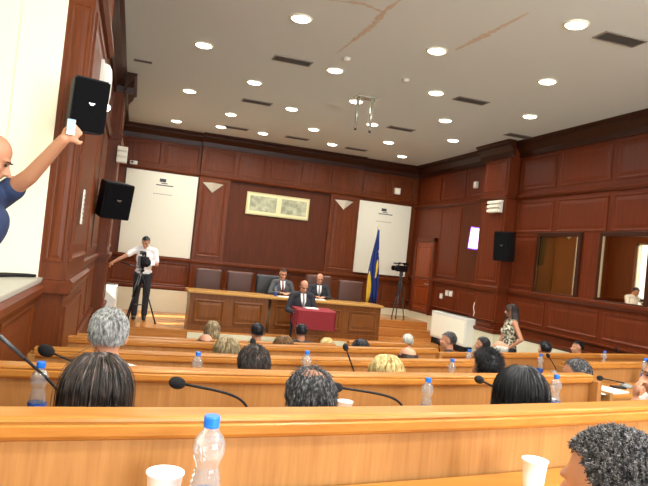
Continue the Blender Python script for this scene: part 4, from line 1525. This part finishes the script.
# speaker at the lectern
hp = at(304, 286, 11.38)
Js = dict(STAND)
Js.update(hd=(0, .075, 1.60), nk=(0, .02, 1.45), hrot=(0, RAD(-28), 0), ch=(0, .02, 1.25), elL=(-.27, .06, 1.14), elR=(.27, .06, 1.14), wrL=(-.2, .28, 1.12), wrR=(.2, .28, 1.12))
person('balding speaker in a dark suit reading at the red lectern', (hp.x, 11.44, hp.z - 1.61), RAD(180), 1, Js, None, 'skin', 'suit', 'long', 'suit', 'ring', 'darkbrown', 34, 400, .015, 1, .008, True, 'tieg')

# two officials at the desk
Jo = dict(SEAT); Jo.update(hrot=(0, RAD(-14), 0), elL=(-.26, .12, .76), elR=(.26, .12, .76), wrL=(-.1, .36, .80), wrR=(.1, .36, .80))
p = at(283.5, 269, 12.9)
person('official in a grey suit and red tie writing at the desk', (p.x, 12.94, DZ + .0), RAD(180), (p.z - DZ) / 1.30, Jo, None, 'skin', 'suitg', 'long', 'suit', 'short', 'darkbrown', 35, 400, .015, 1, .008, True, 'tie')
p = at(320.5, 274, 12.9)
person('official in a black suit with white shirt beside the speaker', (p.x, 12.94, DZ), RAD(172), (p.z - DZ) / 1.30, Jo, None, 'skin', 'suit', 'long', 'suit', 'ring', 'black', 36, 400, .015, 1, .008, True, 'tieg')
for px, lab in ((286, 'white papers before the official in grey'), (318, 'white papers before the official in the black suit')):
    q = at(px, 295, 12.35)
    o = obj('paper_sheets', MB().box(q.x - .16, q.x + .16, 12.25, 12.47, CZ - .90, CZ - .893), M['paper'])
    tag(o, lab, 'papers')
q = at(276, 288, 12.3)
dup(bt, (q.x, 12.3, CZ - .90), 0, 'small water bottle on the desk before the official in grey', 1)

# woman standing by the right wall, hand on hip
pw = at(513, 304, 8.75)
Jf = dict(STAND); Jf.update(fem=1, hrot=(RAD(0), RAD(-4), 0), elL=(-.34, -.06, 1.16), wrL=(-.17, .05, 1.0), handL=((.6, .5, -.3), (-.5, .3, .5), .3), elR=(.24, .03, 1.15), wrR=(.2, .12, .92),
                            shL=(-.165, 0, 1.41), shR=(.165, 0, 1.41))
wf_ = person('woman in a patterned sleeveless top standing with hand on hip', (pw.x, 8.75, 0), RAD(80), pw.z / 1.745, Jf, None, 'skin', 'dots', 'none', 'jeans', 'long', 'darkbrown', 37, 700, .1, 1.03, .008, True)

# cameraman and his camera
pc_ = at(147.5, 236, 12.95)
zc = (pc_.z - DZ) / 1.72
Jc = dict(STAND)
Jc.update(hd=(.02, .10, 1.59), nk=(0, .04, 1.45), ch=(0, .03, 1.25), hrot=(RAD(-12), RAD(-30), 0), elR=(.38, .12, 1.28), wrR=(.60, .22, 1.14), handR=((.6, .3, -.5), (0, .3, 1), .8),
          elL=(-.24, .12, 1.15), wrL=(-.06, .32, 1.22), handL=((.5, .6, .3), (-.5, 0, .6), .8))
person('cameraman in a white shirt bending to his camera on the platform', (pc_.x, 13.02, DZ), RAD(180), zc, Jc, None, 'skin', 'shirt_white', 'short', 'jeans', 'short', 'black', 38, 500, .02, 1.02, .008, True)


def tripod(label, c, top, spread, mat, handle=None):
    c = V(c)
    t = thing('tripod', label, 'tripod', c, group=None)
    tz = V((c.x, c.y, top))
    for k in range(3):
        a = RAD(90 + 120 * k + 25)
        foot = V((c.x + spread * cos(a), c.y + spread * sin(a), c.z + .01))
        lg = MB()
        mid = tz.lerp(foot, .5)
        off = V((-sin(a), cos(a), 0)) * .022
        for s in (-1, 1):
            lg.tube([tz + off * s + V((0, 0, -.02)), mid + off * s], .012, 8)
        lg.tube([mid + (tz - mid) * .15, foot], .014, 8)
        lo = obj('leg', lg, mat, t, True)
        obj('foot', MB().ell(foot + V((0, 0, .012)), (.022, .022, .02), None, 10, 8), M['black'], lo, True)
    obj('column', MB().tube([tz + V((0, 0, -.25)), tz], .02, 10), mat, t, True)
    obj('spreader', MB().lathe([(spread * .42, 0), (spread * .42, .008), (.02, .012)], (c.x, c.y, c.z + (top - c.z) * .35), 3), mat, t)
    obj('head', MB().lathe([(.05, 0), (.055, .03), (.04, .05), (.045, .09), (.06, .10)], (c.x, c.y, top), 16), mat, t, True)
    if handle:
        obj('pan_handle', MB().tube([tz + V((0, 0, .06)), V(handle)], .011, 8), mat, t, True)
    return t


def vcam(label, c, yaw, sc=1.0, lcd=True):
    """shoulder video camera pointing along local +y"""
    v = thing('video_camera', label, 'camera', c, yaw, scale=sc)
    obj('body', MB().box(-.06, .06, -.17, .13, 0, .15, .015), M['black'], v, world=False)
    obj('lens', MB().tube([(0, .13, .075), (0, .2, .075), (0, .21, .075), (0, .30, .075)], [.045, .045, .055, .06], 18), M['black'], v, True, False)
    obj('front_glass', MB().lathe([(.05, 0), (.05, .004)], (0, 0, 0), 18), M['lens'], v, world=False).matrix_local = Matrix.Translation((0, .304, .075)) @ Matrix.Rotation(pi / 2, 4, 'X')
    obj('carry_handle', MB().tube([(0, .10, .15), (0, .10, .21), (0, -.12, .21), (0, -.12, .15)], .014, 8), M['black'], v, True, False)
    obj('viewfinder', MB().box(-.03, .03, -.26, -.08, .17, .225, .01), M['black'], v, world=False)
    if lcd:
        obj('side_screen', MB().box(-.15, -.065, -.02, .10, .03, .11, .005), M['silver'], v, world=False)
    obj('microphone', MB().tube([(.05, -.02, .19), (.05, .22, .19)], .014, 10), M['blackm'], v, True, False)
    return v


tc = at(137, 322, 12.45)
topz = at(146, 272, 12.45).z
hand = at(121, 262, 12.72)
tripod('black tripod under the left video camera', (tc.x - .02, 12.45, DZ), topz, .36, M['black'], hand)
vcam('black video camera in front of the cameraman', (tc.x + .0, 12.45, topz + .10), RAD(188), 1.3)
q = at(397.5, 312, 13.95)
tz2 = at(393, 275, 13.95).z
tripod('unattended tripod on the landing beside the right board', (q.x, 13.95, CZ - 1.30), tz2, .17, M['greyd'])
vcam('unattended video camera on the tripod right of the flag', (q.x - .02, 13.95, tz2 + .10), RAD(115), 1.0, False)

# ------------------------------------------------------------------ light
def area(name, loc, rot, sx, sy, e, col):
    l = bpy.data.lights.new(name, 'AREA'); l.shape = 'RECTANGLE'; l.size = sx; l.size_y = sy; l.energy = e; l.color = col
    o = bpy.data.objects.new(name, l); C.objects.link(o); o.location = loc; o.rotation_euler = rot
    return o


for a, b in BW:      # fill light added in the unseen back wall's openings
    area('back_window_daylight', ((a + b) / 2, YB - .1, (BZ0 + BZ1) / 2), (RAD(112), 0, 0), b - a, BZ1 - BZ0, 300, (.93, .97, 1))
area('gallery_daylight', (GX + .05, .3, 3.1), (0, RAD(-105), 0), 2.4, 3.2, 42, (1, .97, .88))
sun = bpy.data.lights.new('sunlight', 'SUN'); sun.energy = 24; sun.angle = RAD(.6); sun.color = (1, .93, .8)
so = bpy.data.objects.new('sunlight', sun); C.objects.link(so)
sd = V((.75, .16, -.66)).normalized()
so.rotation_euler = (-sd).to_track_quat('Z', 'Y').to_euler()

wd = bpy.data.worlds.new('world'); scene.world = wd; wd.use_nodes = True
bg = wd.node_tree.nodes['Background']
bg.inputs[0].default_value = (.9, .95, 1, 1); bg.inputs[1].default_value = 3.0

vs = scene.view_settings
vs.view_transform = 'Standard'; vs.look = 'None'; vs.exposure = 0; vs.gamma = 1; vs.use_curve_mapping = False
scene.cycles.use_denoising = True
scene.cycles.max_bounces = 8
scene.cycles.transparent_max_bounces = 24
scene.cycles.sample_clamp_indirect = 6
